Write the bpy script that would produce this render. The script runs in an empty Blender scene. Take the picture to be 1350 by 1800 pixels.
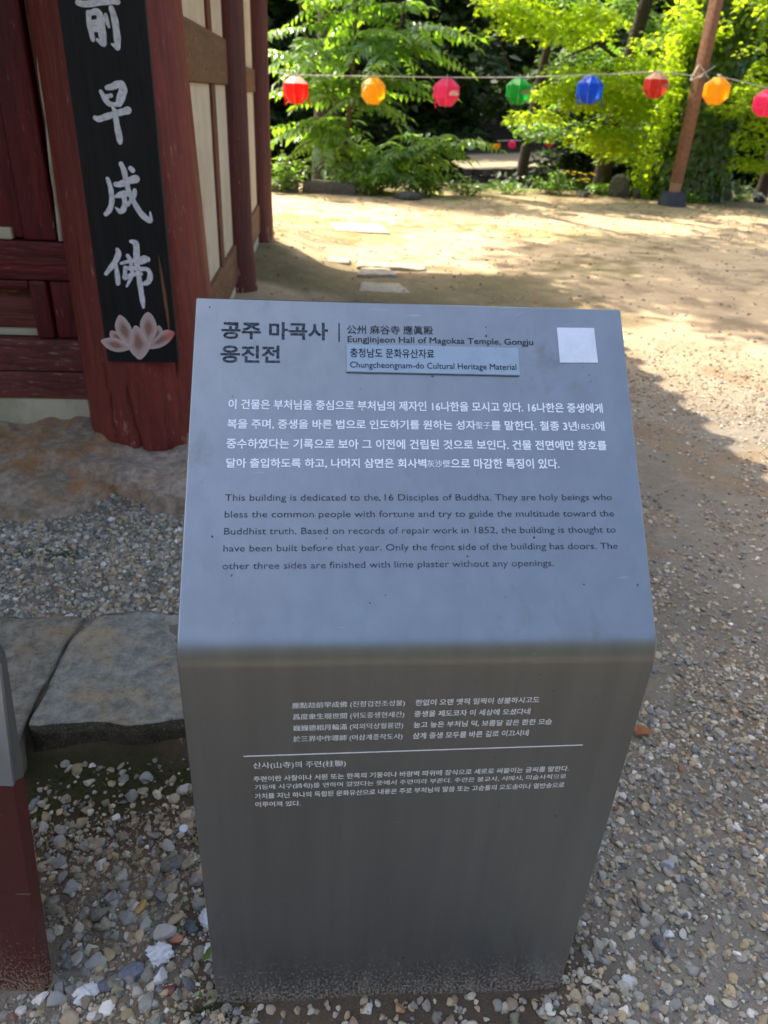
import bpy, bmesh, math, random
import numpy as np
from mathutils import Vector, Matrix, noise as mnoise

# ------------------------------------------------------------------ camera, sky, sun, exposure
scn = bpy.context.scene
COL = scn.collection
PITCH, ROLL, CAMH = 0.511, 0.0531, 1.4
Fw = Vector((0, math.cos(PITCH), -math.sin(PITCH)))
Rt0 = Vector((1, 0, 0)); Up0 = Rt0.cross(Fw)
Rt = Rt0*math.cos(ROLL) + Up0*math.sin(ROLL)
Up = -Rt0*math.sin(ROLL) + Up0*math.cos(ROLL)
cam_d = bpy.data.cameras.new('camera'); cam = bpy.data.objects.new('camera', cam_d); COL.objects.link(cam)
cam.matrix_world = Matrix(((Rt.x, Up.x, -Fw.x, 0), (Rt.y, Up.y, -Fw.y, 0), (Rt.z, Up.z, -Fw.z, CAMH), (0, 0, 0, 1)))
cam_d.sensor_fit = 'VERTICAL'; cam_d.sensor_height = 24.0; cam_d.lens = 24.0*1300.07/1800
cam_d.clip_start = 0.05; cam_d.clip_end = 900
cam_d.dof.use_dof = True; cam_d.dof.focus_distance = 1.12; cam_d.dof.aperture_fstop = 4.4
scn.camera = cam

TH = 0.0973                                   # the hall and the sign share this yaw
U = Vector((math.cos(TH), math.sin(TH), 0)); N = Vector((-math.sin(TH), math.cos(TH), 0))
def W(a, b, z): return U*a + N*b + Vector((0, 0, z))
SUN_TRAVEL = (U*0.484 - N*0.53 + Vector((0, 0, -1))).normalized()
to_sun = -SUN_TRAVEL
SUN_EL = math.asin(to_sun.z); SUN_AZ = math.atan2(to_sun.x, to_sun.y)
world = bpy.data.worlds.new('World'); scn.world = world; world.use_nodes = True
wn = world.node_tree.nodes; wl = world.node_tree.links
sky = wn.new('ShaderNodeTexSky'); sky.sky_type = 'NISHITA'; sky.sun_disc = False
sky.sun_elevation = SUN_EL; sky.sun_rotation = SUN_AZ; sky.dust_density = 4.0; sky.ozone_density = 0.7; sky.air_density = 1.0
bg = wn['Background']; bg.inputs['Strength'].default_value = 0.15
wl.new(sky.outputs[0], bg.inputs['Color'])
sd = bpy.data.lights.new('sun', 'SUN'); sd.energy = 3.2; sd.angle = math.radians(0.5); sd.color = (1.0, 0.93, 0.80)
so = bpy.data.objects.new('sun', sd); COL.objects.link(so)
so.rotation_euler = SUN_TRAVEL.to_track_quat('-Z', 'Y').to_euler(); so.location = (-8, 12, 20)
scn.view_settings.view_transform = 'Standard'; scn.view_settings.look = 'None'
scn.view_settings.exposure = 1.88; scn.view_settings.gamma = 1.0; scn.view_settings.use_curve_mapping = False
scn.render.engine = 'CYCLES'
scn.cycles.use_denoising = True; scn.cycles.max_bounces = 8; scn.cycles.transparent_max_bounces = 8
rng = np.random.default_rng(11); random.seed(5)

# ------------------------------------------------------------------ helpers
def tag(o, label=None, cat=None, group=None, kind=None):
    for k, v in (('label', label), ('category', cat), ('group', group), ('kind', kind)):
        if v: o[k] = v
    return o
def link(name, me, mat=None, parent=None, loc=None):
    o = bpy.data.objects.new(name, me); COL.objects.link(o)
    if mat is not None and me is not None and len(me.materials) == 0: me.materials.append(mat)
    if parent is not None: o.parent = parent
    if loc is not None: o.location = loc
    return o
def empty(name, loc=(0, 0, 0), rz=0.0):
    o = bpy.data.objects.new(name, None); COL.objects.link(o); o.location = loc; o.rotation_euler = (0, 0, rz)
    o.empty_display_size = 0.1
    return o
def copy_tree(o, parent=None):
    c = o.copy(); COL.objects.link(c)
    if parent is not None: c.parent = parent
    for ch in [x for x in o.children]: copy_tree(ch, c)
    return c
def mesh_np(name, V, F, smooth=False, cols=None):
    """V (n,3), F (m,k) with one k; cols per vertex (n,3)"""
    V = np.asarray(V, np.float32); F = np.asarray(F, np.int32)
    me = bpy.data.meshes.new(name); n, (m, k) = len(V), F.shape
    me.vertices.add(n); me.vertices.foreach_set('co', V.ravel())
    me.loops.add(m*k); me.loops.foreach_set('vertex_index', F.ravel())
    me.polygons.add(m); me.polygons.foreach_set('loop_start', np.arange(0, m*k, k, dtype=np.int32))
    me.polygons.foreach_set('use_smooth', np.full(m, smooth))
    if cols is not None:
        ca = me.color_attributes.new('Col', 'FLOAT_COLOR', 'POINT')
        c4 = np.ones((n, 4), np.float32); c4[:, :3] = cols; ca.data.foreach_set('color', c4.ravel())
    me.update(calc_edges=True); me.validate()
    return me
def from_bm(name, bm, smooth_angle=None):
    me = bpy.data.meshes.new(name); bmesh.ops.recalc_face_normals(bm, faces=bm.faces); bm.to_mesh(me); bm.free()
    if smooth_angle is not None:
        me.polygons.foreach_set('use_smooth', [True]*len(me.polygons)); me.set_sharp_from_angle(angle=math.radians(smooth_angle))
    return me
def box_bm(bm, lo, hi, jit=0.0):
    vs = [bm.verts.new(((lo[0], hi[0])[i] + random.uniform(-jit, jit), (lo[1], hi[1])[j] + random.uniform(-jit, jit), (lo[2], hi[2])[k] + random.uniform(-jit, jit)))
          for i in (0, 1) for j in (0, 1) for k in (0, 1)]
    for f in ((0, 1, 3, 2), (4, 6, 7, 5), (0, 4, 5, 1), (2, 3, 7, 6), (0, 2, 6, 4), (1, 5, 7, 3)): bm.faces.new([vs[i] for i in f])
    return vs
def box(name, lo, hi, mat, parent=None, bev=0.004, jit=0.0, loc=None, seg=2):
    bm = bmesh.new(); box_bm(bm, lo, hi, jit)
    if bev: bmesh.ops.bevel(bm, geom=list(bm.edges), offset=bev, segments=seg, affect='EDGES', profile=0.6)
    return link(name, from_bm(name, bm, 40), mat, parent, loc)
def tube_np(pts, rad, seg=8, cap=True):
    pts = np.asarray(pts, float); rad = np.broadcast_to(np.asarray(rad, float), (len(pts),))
    V = []; F = []
    t = np.gradient(pts, axis=0); t /= np.linalg.norm(t, axis=1)[:, None] + 1e-12
    ref = np.array([0, 0, 1.0]) if abs(t[0][2]) < 0.9 else np.array([1.0, 0, 0])
    for i in range(len(pts)):
        x = np.cross(t[i], ref); x /= np.linalg.norm(x) + 1e-12; y = np.cross(t[i], x); ref = -np.cross(t[i], x) if False else ref
        for s in range(seg):
            an = 2*math.pi*s/seg; V.append(pts[i] + rad[i]*(math.cos(an)*x + math.sin(an)*y))
    for i in range(len(pts)-1):
        for s in range(seg):
            a = i*seg+s; b = i*seg+(s+1) % seg; F.append((a, b, b+seg, a+seg))
    return np.array(V), np.array(F)
def tubes(name, lst, mat, parent=None, seg=8):
    VV = []; FF = []; o = 0
    for pts, rad in lst:
        v, f = tube_np(pts, rad, seg); VV.append(v); FF.append(f+o); o += len(v)
    return link(name, mesh_np(name, np.concatenate(VV), np.concatenate(FF), True), mat, parent)
def vnoise(x, y, s, seed=0):
    """smooth value noise, vectorised"""
    x = np.asarray(x)*s + seed*17.3; y = np.asarray(y)*s + seed*9.1
    xi = np.floor(x).astype(int); yi = np.floor(y).astype(int); fx = x-xi; fy = y-yi
    fx = fx*fx*(3-2*fx); fy = fy*fy*(3-2*fy)
    def h(i, j):
        n = (i*374761393 + j*668265263 + seed*1442695) & 0x7fffffff
        n = ((n ^ (n >> 13))*1274126177) & 0x7fffffff
        return ((n ^ (n >> 16)) & 0xffff)/65535.0
    return (h(xi, yi)*(1-fx)+h(xi+1, yi)*fx)*(1-fy) + (h(xi, yi+1)*(1-fx)+h(xi+1, yi+1)*fx)*fy
def sst(e0, e1, x):
    t = np.clip((np.asarray(x, float)-e0)/(e1-e0), 0, 1); return t*t*(3-2*t)

# ------------------------------------------------------------------ materials
def lin(r, g, b):
    f = lambda c: (c/255/12.92) if c/255 <= 0.04045 else ((c/255+0.055)/1.055)**2.4
    return (f(r), f(g), f(b), 1)
class NT:
    def __init__(s, name):
        s.m = bpy.data.materials.new(name); s.m.use_nodes = True; s.t = s.m.node_tree; s.n = s.t.nodes; s.l = s.t.links
        s.p = s.n['Principled BSDF']; s.out = s.n['Material Output']
        s.tc = s.n.new('ShaderNodeTexCoord'); s.co = s.tc.outputs['Object']
    def new(s, t): return s.n.new(t)
    def mapping(s, sc=(1, 1, 1), rot=(0, 0, 0), co=None):
        m = s.new('ShaderNodeMapping'); m.inputs['Scale'].default_value = sc; m.inputs['Rotation'].default_value = rot
        s.l.new(co or s.co, m.inputs['Vector']); return m.outputs[0]
    def noise(s, scale, detail=6, rough=0.6, co=None, dist=0.0):
        n = s.new('ShaderNodeTexNoise'); n.inputs['Scale'].default_value = scale; n.inputs['Detail'].default_value = detail
        n.inputs['Roughness'].default_value = rough; n.inputs['Distortion'].default_value = dist
        s.l.new(co or s.co, n.inputs['Vector']); return n.outputs['Fac']
    def vor(s, scale, co=None, feat='F1', out='Distance'):
        n = s.new('ShaderNodeTexVoronoi'); n.feature = feat; n.inputs['Scale'].default_value = scale
        s.l.new(co or s.co, n.inputs['Vector']); return n.outputs[out]
    def ramp(s, fac, stops):
        r = s.new('ShaderNodeValToRGB'); e = r.color_ramp.elements
        while len(e) < len(stops): e.new(0.5)
        for i, (p, c) in enumerate(stops):
            e[i].position = p; e[i].color = c if len(c) == 4 else (*c, 1)
        s.l.new(fac, r.inputs[0]); return r.outputs['Color']
    def val(s, fac, a, b, c0=0.0, c1=1.0):
        r = s.new('ShaderNodeMapRange'); r.inputs['From Min'].default_value = a; r.inputs['From Max'].default_value = b
        r.inputs['To Min'].default_value = c0; r.inputs['To Max'].default_value = c1; s.l.new(fac, r.inputs['Value']); return r.outputs[0]
    def mix(s, f, a, b, mode='MIX'):
        m = s.new('ShaderNodeMix'); m.data_type = 'RGBA'; m.blend_type = mode
        if isinstance(f, (int, float)): m.inputs[0].default_value = f
        else: s.l.new(f, m.inputs[0])
        for i, v in ((6, a), (7, b)):
            if isinstance(v, tuple): m.inputs[i].default_value = v
            else: s.l.new(v, m.inputs[i])
        return m.outputs[2]
    def math(s, op, a, b=None):
        m = s.new('ShaderNodeMath'); m.operation = op
        for i, v in enumerate((a, b)):
            if v is None: continue
            if isinstance(v, (int, float)): m.inputs[i].default_value = v
            else: s.l.new(v, m.inputs[i])
        return m.outputs[0]
    def bump(s, h, strength=0.3, dist=0.01, prev=None):
        b = s.new('ShaderNodeBump'); b.inputs['Strength'].default_value = strength; b.inputs['Distance'].default_value = dist
        s.l.new(h, b.inputs['Height'])
        if prev is not None: s.l.new(prev, b.inputs['Normal'])
        return b.outputs[0]
    def done(s, col=None, rough=0.7, nrm=None, metal=0.0, spec=0.5):
        if col is not None:
            if isinstance(col, tuple): s.p.inputs['Base Color'].default_value = col
            else: s.l.new(col, s.p.inputs['Base Color'])
        if isinstance(rough, (int, float)): s.p.inputs['Roughness'].default_value = rough
        else: s.l.new(rough, s.p.inputs['Roughness'])
        s.p.inputs['Metallic'].default_value = metal; s.p.inputs['Specular IOR Level'].default_value = spec
        if nrm is not None: s.l.new(nrm, s.p.inputs['Normal'])
        return s.m

def wood(name, dark, mid, worn, axis='z', rough=0.55, wornness=0.62, grain=1.0, spec=0.4, peel=False):
    t = NT(name)
    sc = {'z': (1, 1, 0.07), 'x': (0.07, 1, 1), 'y': (1, 0.07, 1)}[axis]
    co = t.mapping(tuple(v*grain for v in sc))
    g = t.noise(55, 6, 0.65, co, 0.6); g2 = t.noise(14, 3, 0.5, co, 1.6); big = t.noise(3, 4, 0.6)
    c = t.ramp(g2, [(0.3, dark), (0.7, mid)])
    c = t.mix(t.val(g, 0.35, 0.75, 0.0, 0.6), c, dark)
    c = t.mix(t.val(big, 0.35, 0.7, 0, 0.45), c, mid)
    fleck = t.math('MULTIPLY', t.val(t.noise(90, 4, 0.6, t.mapping(tuple(v*(1 if v == grain else 3) for v in (sc[0], sc[1], sc[2])))), wornness, wornness+0.08), t.val(t.noise(7, 4, 0.6), 0.42, 0.62))
    c = t.mix(fleck, c, worn)
    wv = t.new('ShaderNodeTexWave'); wv.wave_type = 'RINGS'; wv.rings_direction = {'z': 'X', 'x': 'Z', 'y': 'Z'}[axis]
    wv.inputs['Scale'].default_value = 9.0; wv.inputs['Distortion'].default_value = 9.0; wv.inputs['Detail'].default_value = 3.0; wv.inputs['Detail Scale'].default_value = 1.6
    t.l.new(t.mapping(tuple(0.35 if v < 0.5 else 1.6 for v in sc)), wv.inputs['Vector']); ring = wv.outputs['Fac']
    c = t.mix(t.val(ring, 0.35, 0.0, 0, 0.2 if peel else 0.45), c, tuple(v*0.45 for v in dark[:3])+(1,))
    if peel:
        sx = t.new('ShaderNodeSeparateXYZ'); t.l.new(t.co, sx.inputs[0]); low = t.val(sx.outputs[2], 0.15, 0.55, 1.0, 0.0)
        pm_ = t.val(t.math('ADD', t.noise(16, 5, 0.65, t.mapping((1, 1, 0.35))), t.math('MULTIPLY', low, 0.13)), 0.68, 0.71)
        c = t.mix(t.math('MULTIPLY', pm_, low), c, worn)
    nr = t.bump(g, 0.5, 0.005); nr = t.bump(g2, 0.4, 0.010, nr); nr = t.bump(ring, 0.12 if peel else 0.35, 0.006, nr)
    return t.done(c, t.val(g, 0.2, 0.8, rough-0.1, rough+0.15), nr, spec=spec)

M = {}
M['pillar'] = wood('pillar_paint', lin(98, 38, 30), lin(134, 56, 44), lin(176, 122, 104), 'z', peel=True)
M['door'] = wood('door_paint', lin(70, 14, 18), lin(112, 28, 32), lin(150, 110, 110), 'z', 0.5)
M['doorx'] = wood('door_rail_paint', lin(72, 18, 20), lin(118, 36, 34), lin(150, 110, 108), 'x', 0.5)
M['doorx_dull'] = wood('dull_rail_paint', lin(96, 44, 42), lin(124, 66, 62), lin(160, 140, 135), 'x', 0.6, 0.58)
M['panelx'] = wood('door_panel_paint', lin(96, 44, 36), lin(120, 66, 52), lin(150, 120, 100), 'x', 0.65)
M['post'] = wood('post_paint', lin(72, 32, 30), lin(104, 50, 42), lin(178, 130, 118), 'z', 0.6, 0.66, peel=True)
M['beam'] = wood('beam_wood', lin(100, 66, 44), lin(134, 92, 62), lin(160, 130, 100), 'y', 0.65)
M['stud'] = wood('stud_wood', lin(96, 50, 38), lin(120, 66, 48), lin(150, 110, 90), 'z', 0.65)
def plaster(name, base, dirt):
    t = NT(name); n = t.noise(4, 6, 0.6); n2 = t.noise(60, 4, 0.6)
    c = t.mix(t.val(n, 0.45, 0.7, 0, 0.6), base, dirt); c = t.mix(t.val(t.noise(9, 7, 0.75, t.mapping((1, 1, 0.3))), 0.52, 0.7, 0, 0.4), c, tuple(v*0.6 for v in dirt[:3])+(1,))
    return t.done(c, 0.9, t.bump(n2, 0.25, 0.004), spec=0.2)
M['lime'] = plaster('lime_plaster', lin(214, 196, 168), lin(190, 168, 138))
M['lime_base'] = plaster('lime_base_plaster', lin(196, 188, 160), lin(140, 130, 104))
M['tile'] = plaster('roof_tile_clay', lin(74, 76, 80), lin(96, 98, 100))

def board_mat():
    t = NT('board_black_paint'); co = t.mapping((1, 1, 0.06)); g = t.noise(60, 6, 0.65, co)
    c = t.ramp(g, [(0.3, lin(18, 18, 20)), (0.75, lin(36, 36, 38))])
    c = t.mix(t.val(t.noise(3, 5, 0.7), 0.55, 0.75, 0, 0.4), c, lin(52, 52, 50))
    sp = t.val(t.noise(220, 2, 0.5), 0.76, 0.79); c = t.mix(sp, c, lin(120, 115, 110))
    return t.done(c, 0.62, t.bump(g, 0.3, 0.003), spec=0.3)
M['board'] = board_mat()
def brush_mat():
    t = NT('brushed_white_paint'); g = t.noise(70, 5, 0.65); g2 = t.noise(16, 4, 0.6)
    c = t.ramp(g, [(0.22, lin(176, 176, 182)), (0.6, lin(234, 232, 234))])
    c = t.mix(t.val(g2, 0.45, 0.75, 0, 0.4), c, lin(184, 184, 198))
    return t.done(c, 0.6)
M['brush'] = brush_mat()
def petal_mat():
    t = NT('lotus_petal_paint'); at = t.new('ShaderNodeAttribute'); at.attribute_name = 'Col'
    return t.done(t.mix(t.val(t.noise(70, 4, 0.6), 0.3, 0.8, 0, 0.25), at.outputs['Color'], lin(150, 125, 110)), 0.65)
M['petal'] = petal_mat()

def sign_mat(name, base, dusty=True, metal=0.86, rough=0.36):
    t = NT(name)
    streak = t.noise(30, 5, 0.6, t.mapping((1, 1, 0.05))); big = t.noise(5, 4, 0.5); fine = t.noise(900, 2, 0.5)
    b2 = tuple(min(1, v*1.25) for v in base[:3]) + (1,)
    c = t.mix(t.val(streak, 0.35, 0.75, 0, 0.6), base, b2)
    sm = t.val(t.noise(9, 7, 0.7, t.mapping((1, 1, 0.35))), 0.60, 0.74, 0, 0.35); c = t.mix(sm, c, lin(92, 84, 76))
    c = t.mix(t.val(t.noise(70, 3, 0.7, t.mapping((0.12, 1, 1), (0, 0.5, 0))), 0.70, 0.72, 0, 0.22), c, lin(190, 190, 188))
    c = t.mix(t.val(t.noise(110, 2, 0.4), 0.77, 0.79), c, lin(50, 46, 42))
    if dusty:
        sx = t.new('ShaderNodeSeparateXYZ'); t.l.new(t.co, sx.inputs[0])
        low = t.val(sx.outputs[2], -0.01, 0.22, 1.0, 0.0)
        sp = t.val(t.math('ADD', t.noise(210, 5, 0.75, t.mapping((1, 1, 0.6))), t.math('MULTIPLY', t.math('POWER', low, 1.6), 0.17)), 0.60, 0.70)
        sp = t.math('MULTIPLY', sp, t.math('POWER', low, 0.6))
        c = t.mix(t.math('MULTIPLY', sp, 0.8), c, lin(176, 152, 122)); mt = t.val(sp, 0, 1, metal, 0.0); t.l.new(mt, t.p.inputs['Metallic'])
        c = t.mix(t.math('MULTIPLY', t.val(t.noise(230, 2, 0.5), 0.745, 0.76), 0.5), c, lin(150, 145, 135))
    r = t.math('ADD', t.val(big, 0.3, 0.7, rough-0.05, rough+0.07), t.math('MULTIPLY', sm, 0.4))
    return t.done(c, r, t.bump(fine, 0.06, 0.0006), metal=metal, spec=0.5)
M['sign'] = sign_mat('sign_grey_coating', lin(131, 135, 137))
M['neigh_grey'] = sign_mat('second_sign_grey', lin(120, 124, 128), dusty=False)
M['neigh_blue'] = sign_mat('second_sign_face', lin(170, 180, 190), dusty=False)
M['neigh_red'] = sign_mat('second_sign_red', lin(80, 30, 28), dusty=True, metal=0.1)
def ink(name, col, worn, thr=0.66, rough=0.45):
    t = NT(name)
    f = t.val(t.noise(38, 5, 0.7), thr, thr+0.05); g = t.val(t.noise(260, 3, 0.6), 0.35, 0.75, 0, 0.35)
    c = t.mix(g, col, worn); c = t.mix(t.math('MULTIPLY', f, 0.8), c, worn)
    return t.done(c, rough, spec=0.15)
M['ink_d'] = ink('dark_print', lin(20, 26, 40), lin(150, 160, 172), 0.665, 0.7)
M['ink_k'] = ink('plate_print', lin(22, 28, 38), lin(50, 58, 66), 0.8, 0.7)
M['ink_w'] = ink('white_print', lin(240, 244, 248), lin(186, 194, 204), 0.72)
M['ink_r'] = ink('body_white_print', lin(236, 236, 232), lin(180, 180, 178), 0.8)
M['plate'] = plaster('plate_face', lin(150, 168, 182), lin(160, 176, 188)); M['plate'].node_tree.nodes['Principled BSDF'].inputs['Roughness'].default_value = 0.35
M['sticker'] = plaster('sticker_face', lin(222, 228, 236), lin(205, 212, 222))

def ground_mat():
    t = NT('yard_earth'); at = t.new('ShaderNodeAttribute'); at.attribute_name = 'Col'
    K = lambda *k: t.mix(1.0, at.outputs['Color'], (*k, 1), 'MULTIPLY')
    n = t.noise(1.6, 9, 0.7, None, 0.5); n2 = t.noise(38, 7, 0.75); n3 = t.noise(260, 3, 0.7)
    c = t.mix(t.val(n, 0.42, 0.60, 0, 0.5), at.outputs['Color'], K(0.60, 0.57, 0.52))
    c = t.mix(t.val(t.noise(7, 7, 0.7), 0.52, 0.62, 0, 0.45), c, K(1.2, 1.22, 1.28))
    c = t.mix(t.val(n2, 0.45, 0.8, 0, 0.5), c, K(0.5, 0.48, 0.45))
    c = t.mix(t.val(n3, 0.5, 0.8, 0, 0.55), c, K(1.5, 1.55, 1.65))
    nr = t.bump(t.noise(7, 4, 0.6), 0.5, 0.05); nr = t.bump(n2, 0.6, 0.02, nr); nr = t.bump(n3, 0.6, 0.006, nr)
    return t.done(c, 0.95, nr, spec=0.15)
M['ground'] = ground_mat()
def vcol_mat(name, rough=0.8, nscale=60, amt=0.4, bump=0.3, bd=0.003, spec=0.3):
    t = NT(name); at = t.new('ShaderNodeAttribute'); at.attribute_name = 'Col'
    n = t.noise(nscale, 5, 0.65)
    c = t.mix(t.val(n, 0.35, 0.75, 0, amt), at.outputs['Color'], t.mix(0.5, at.outputs['Color'], lin(190, 182, 168)))
    c = t.mix(t.val(n, 0.5, 0.2, 0, amt*0.7), c, lin(70, 64, 56))
    return t.done(c, rough, t.bump(n, bump, bd), spec=spec)
M['pebble'] = vcol_mat('pebble_stone', 0.8, 130, 0.45, 0.35, 0.002)
def rock_mat(name, c1, c2, rust, moss, rustamt=0.55):
    t = NT(name); n = t.noise(4.5, 8, 0.65); n2 = t.noise(26, 8, 0.7); n3 = t.noise(4.2, 9, 0.72, t.mapping((1, 1.5, 2.2)), 0.4)
    c = t.ramp(n2, [(0.38, c1), (0.62, c2)])
    c = t.mix(t.val(n3, rustamt, rustamt+0.12, 0, 0.75), c, rust)
    c = t.mix(t.val(n, 0.55, 0.68, 0, 0.6), c, moss)
    c = t.mix(t.val(t.noise(120, 3, 0.6), 0.62, 0.72, 0, 0.6), c, lin(170, 165, 155))
    n5 = t.noise(110, 6, 0.8); c = t.mix(t.val(n5, 0.36, 0.48, 0.5, 0), c, lin(78, 70, 60)); c = t.mix(t.val(t.noise(300, 3, 0.7), 0.56, 0.66, 0, 0.5), c, lin(196, 186, 168))
    nr = t.bump(n2, 0.9, 0.03); nr = t.bump(n5, 0.7, 0.006, nr)
    return t.done(c, 0.9, nr, spec=0.2)
M['rock_rust'] = rock_mat('rusty_footing_stone', lin(150, 130, 108), lin(204, 180, 150), lin(204, 140, 76), lin(126, 118, 88), 0.495)
M['rock_grey'] = rock_mat('grey_footing_stone', lin(150, 130, 112), lin(206, 182, 156), lin(188, 146, 104), lin(130, 120, 96), 0.53)
M['slab'] = rock_mat('grey_step_slab', lin(130, 126, 114), lin(184, 176, 158), lin(196, 168, 126), lin(150, 146, 120), 0.48)
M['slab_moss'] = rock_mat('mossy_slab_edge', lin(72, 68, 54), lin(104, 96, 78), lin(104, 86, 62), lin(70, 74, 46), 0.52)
M['slab_warm'] = rock_mat('sandy_step_slab', lin(126, 118, 102), lin(176, 164, 142), lin(180, 150, 110), lin(120, 116, 92), 0.52)
M['rock_dark'] = rock_mat('dark_edge_rock', lin(62, 64, 68), lin(98, 98, 98), lin(110, 100, 86), lin(76, 84, 62), 0.62)
M['pave'] = rock_mat('pale_paving', lin(168, 156, 134), lin(202, 190, 164), lin(170, 148, 116), lin(140, 132, 100), 0.6)

def leaf_mat(name, c1, c2, trans, tmix=0.5, rough=0.42, scale=1.2):
    t = NT(name); at = t.new('ShaderNodeAttribute'); at.attribute_name = 'Col'
    r = t.new('ShaderNodeSeparateColor'); t.l.new(at.outputs['Color'], r.inputs[0])
    c = t.mix(r.outputs[0], c1, c2); t.done(c, rough, spec=1.0 if rough < 0.4 else 0.5)
    tr = t.new('ShaderNodeBsdfTranslucent')
    t.l.new(t.mix(r.outputs[0], trans, tuple(min(1, v*1.5) for v in trans[:3])+(1,)), tr.inputs[0])
    ms = t.new('ShaderNodeMixShader'); ms.inputs[0].default_value = tmix
    t.l.new(t.p.outputs[0], ms.inputs[1]); t.l.new(tr.outputs[0], ms.inputs[2]); t.l.new(ms.outputs[0], t.out.inputs[0])
    return t.m
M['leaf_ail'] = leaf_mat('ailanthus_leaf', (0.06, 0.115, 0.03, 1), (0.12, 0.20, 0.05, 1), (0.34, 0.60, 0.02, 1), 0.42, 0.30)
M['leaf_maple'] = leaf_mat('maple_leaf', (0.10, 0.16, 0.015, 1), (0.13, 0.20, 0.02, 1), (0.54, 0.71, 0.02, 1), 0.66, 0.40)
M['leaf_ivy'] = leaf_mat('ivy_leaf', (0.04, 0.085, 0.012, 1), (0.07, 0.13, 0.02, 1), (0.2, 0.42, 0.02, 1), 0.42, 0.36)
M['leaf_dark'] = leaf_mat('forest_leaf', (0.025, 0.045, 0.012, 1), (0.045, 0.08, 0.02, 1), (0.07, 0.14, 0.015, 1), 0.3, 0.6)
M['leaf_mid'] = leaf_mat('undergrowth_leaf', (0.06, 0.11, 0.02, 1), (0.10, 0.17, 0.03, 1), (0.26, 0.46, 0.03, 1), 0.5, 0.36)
M['bark'] = rock_mat('tree_bark', lin(36, 30, 25), lin(58, 48, 38), lin(50, 44, 34), lin(44, 50, 32), 0.6)
M['twig'] = rock_mat('twig_bark', lin(84, 74, 58), lin(116, 100, 78), lin(110, 92, 68), lin(90, 92, 64), 0.62)
def flat(name, c, rough=0.6, spec=0.4, metal=0.0):
    t = NT(name); n = t.noise(20, 4, 0.6)
    return t.done(t.mix(t.val(n, 0.35, 0.75, 0, 0.3), c, tuple(min(1, v*0.7) for v in c[:3])+(1,)), rough, spec=spec, metal=metal)
M['pole'] = wood('pole_paint', lin(122, 82, 62), lin(150, 106, 84), lin(150, 110, 90), 'z', 0.55, 0.7)
M['pole_collar'] = flat('pole_collar', lin(160, 124, 96))
M['pole_foot'] = flat('pole_foot_iron', lin(58, 62, 72), 0.6)
M['cord'] = flat('pale_cord', lin(190, 186, 176), 0.7)
M['soil_dark'] = flat('dark_soil', lin(70, 56, 42), 0.95, 0.1)
def paper(name, c):
    t = NT(name); n = t.noise(14, 3, 0.5); t.done(t.mix(t.val(n, 0.3, 0.8, 0, 0.2), c, tuple(v*0.8 for v in c[:3])+(1,)), 0.5, spec=0.4)
    tr = t.new('ShaderNodeBsdfTranslucent'); tr.inputs[0].default_value = c
    ms = t.new('ShaderNodeMixShader'); ms.inputs[0].default_value = 0.62
    t.l.new(t.p.outputs[0], ms.inputs[1]); t.l.new(tr.outputs[0], ms.inputs[2]); t.l.new(ms.outputs[0], t.out.inputs[0])
    return t.m
M['l_red'] = paper('red_lantern_film', lin(226, 30, 20)); M['l_yellow'] = paper('yellow_lantern_film', lin(250, 190, 10))
M['l_pink'] = paper('pink_lantern_film', lin(246, 70, 130)); M['l_green'] = paper('green_lantern_film', lin(20, 160, 60))
M['l_blue'] = paper('blue_lantern_film', lin(20, 100, 215)); M['l_rust'] = paper('faded_red_lantern_film', lin(205, 60, 45))
M['l_teal'] = paper('teal_lantern_film', lin(20, 120, 100)); M['l_tan'] = paper('tan_lantern_film', lin(190, 160, 130))
M['l_pale'] = paper('pale_blue_lantern_film', lin(150, 200, 215)); M['l_white'] = paper('white_lantern_film', lin(245, 235, 220))
M['riverstone'] = rock_mat('retaining_wall_stone', lin(70, 66, 58), lin(108, 100, 88), lin(110, 96, 76), lin(70, 78, 54), 0.6)

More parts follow.
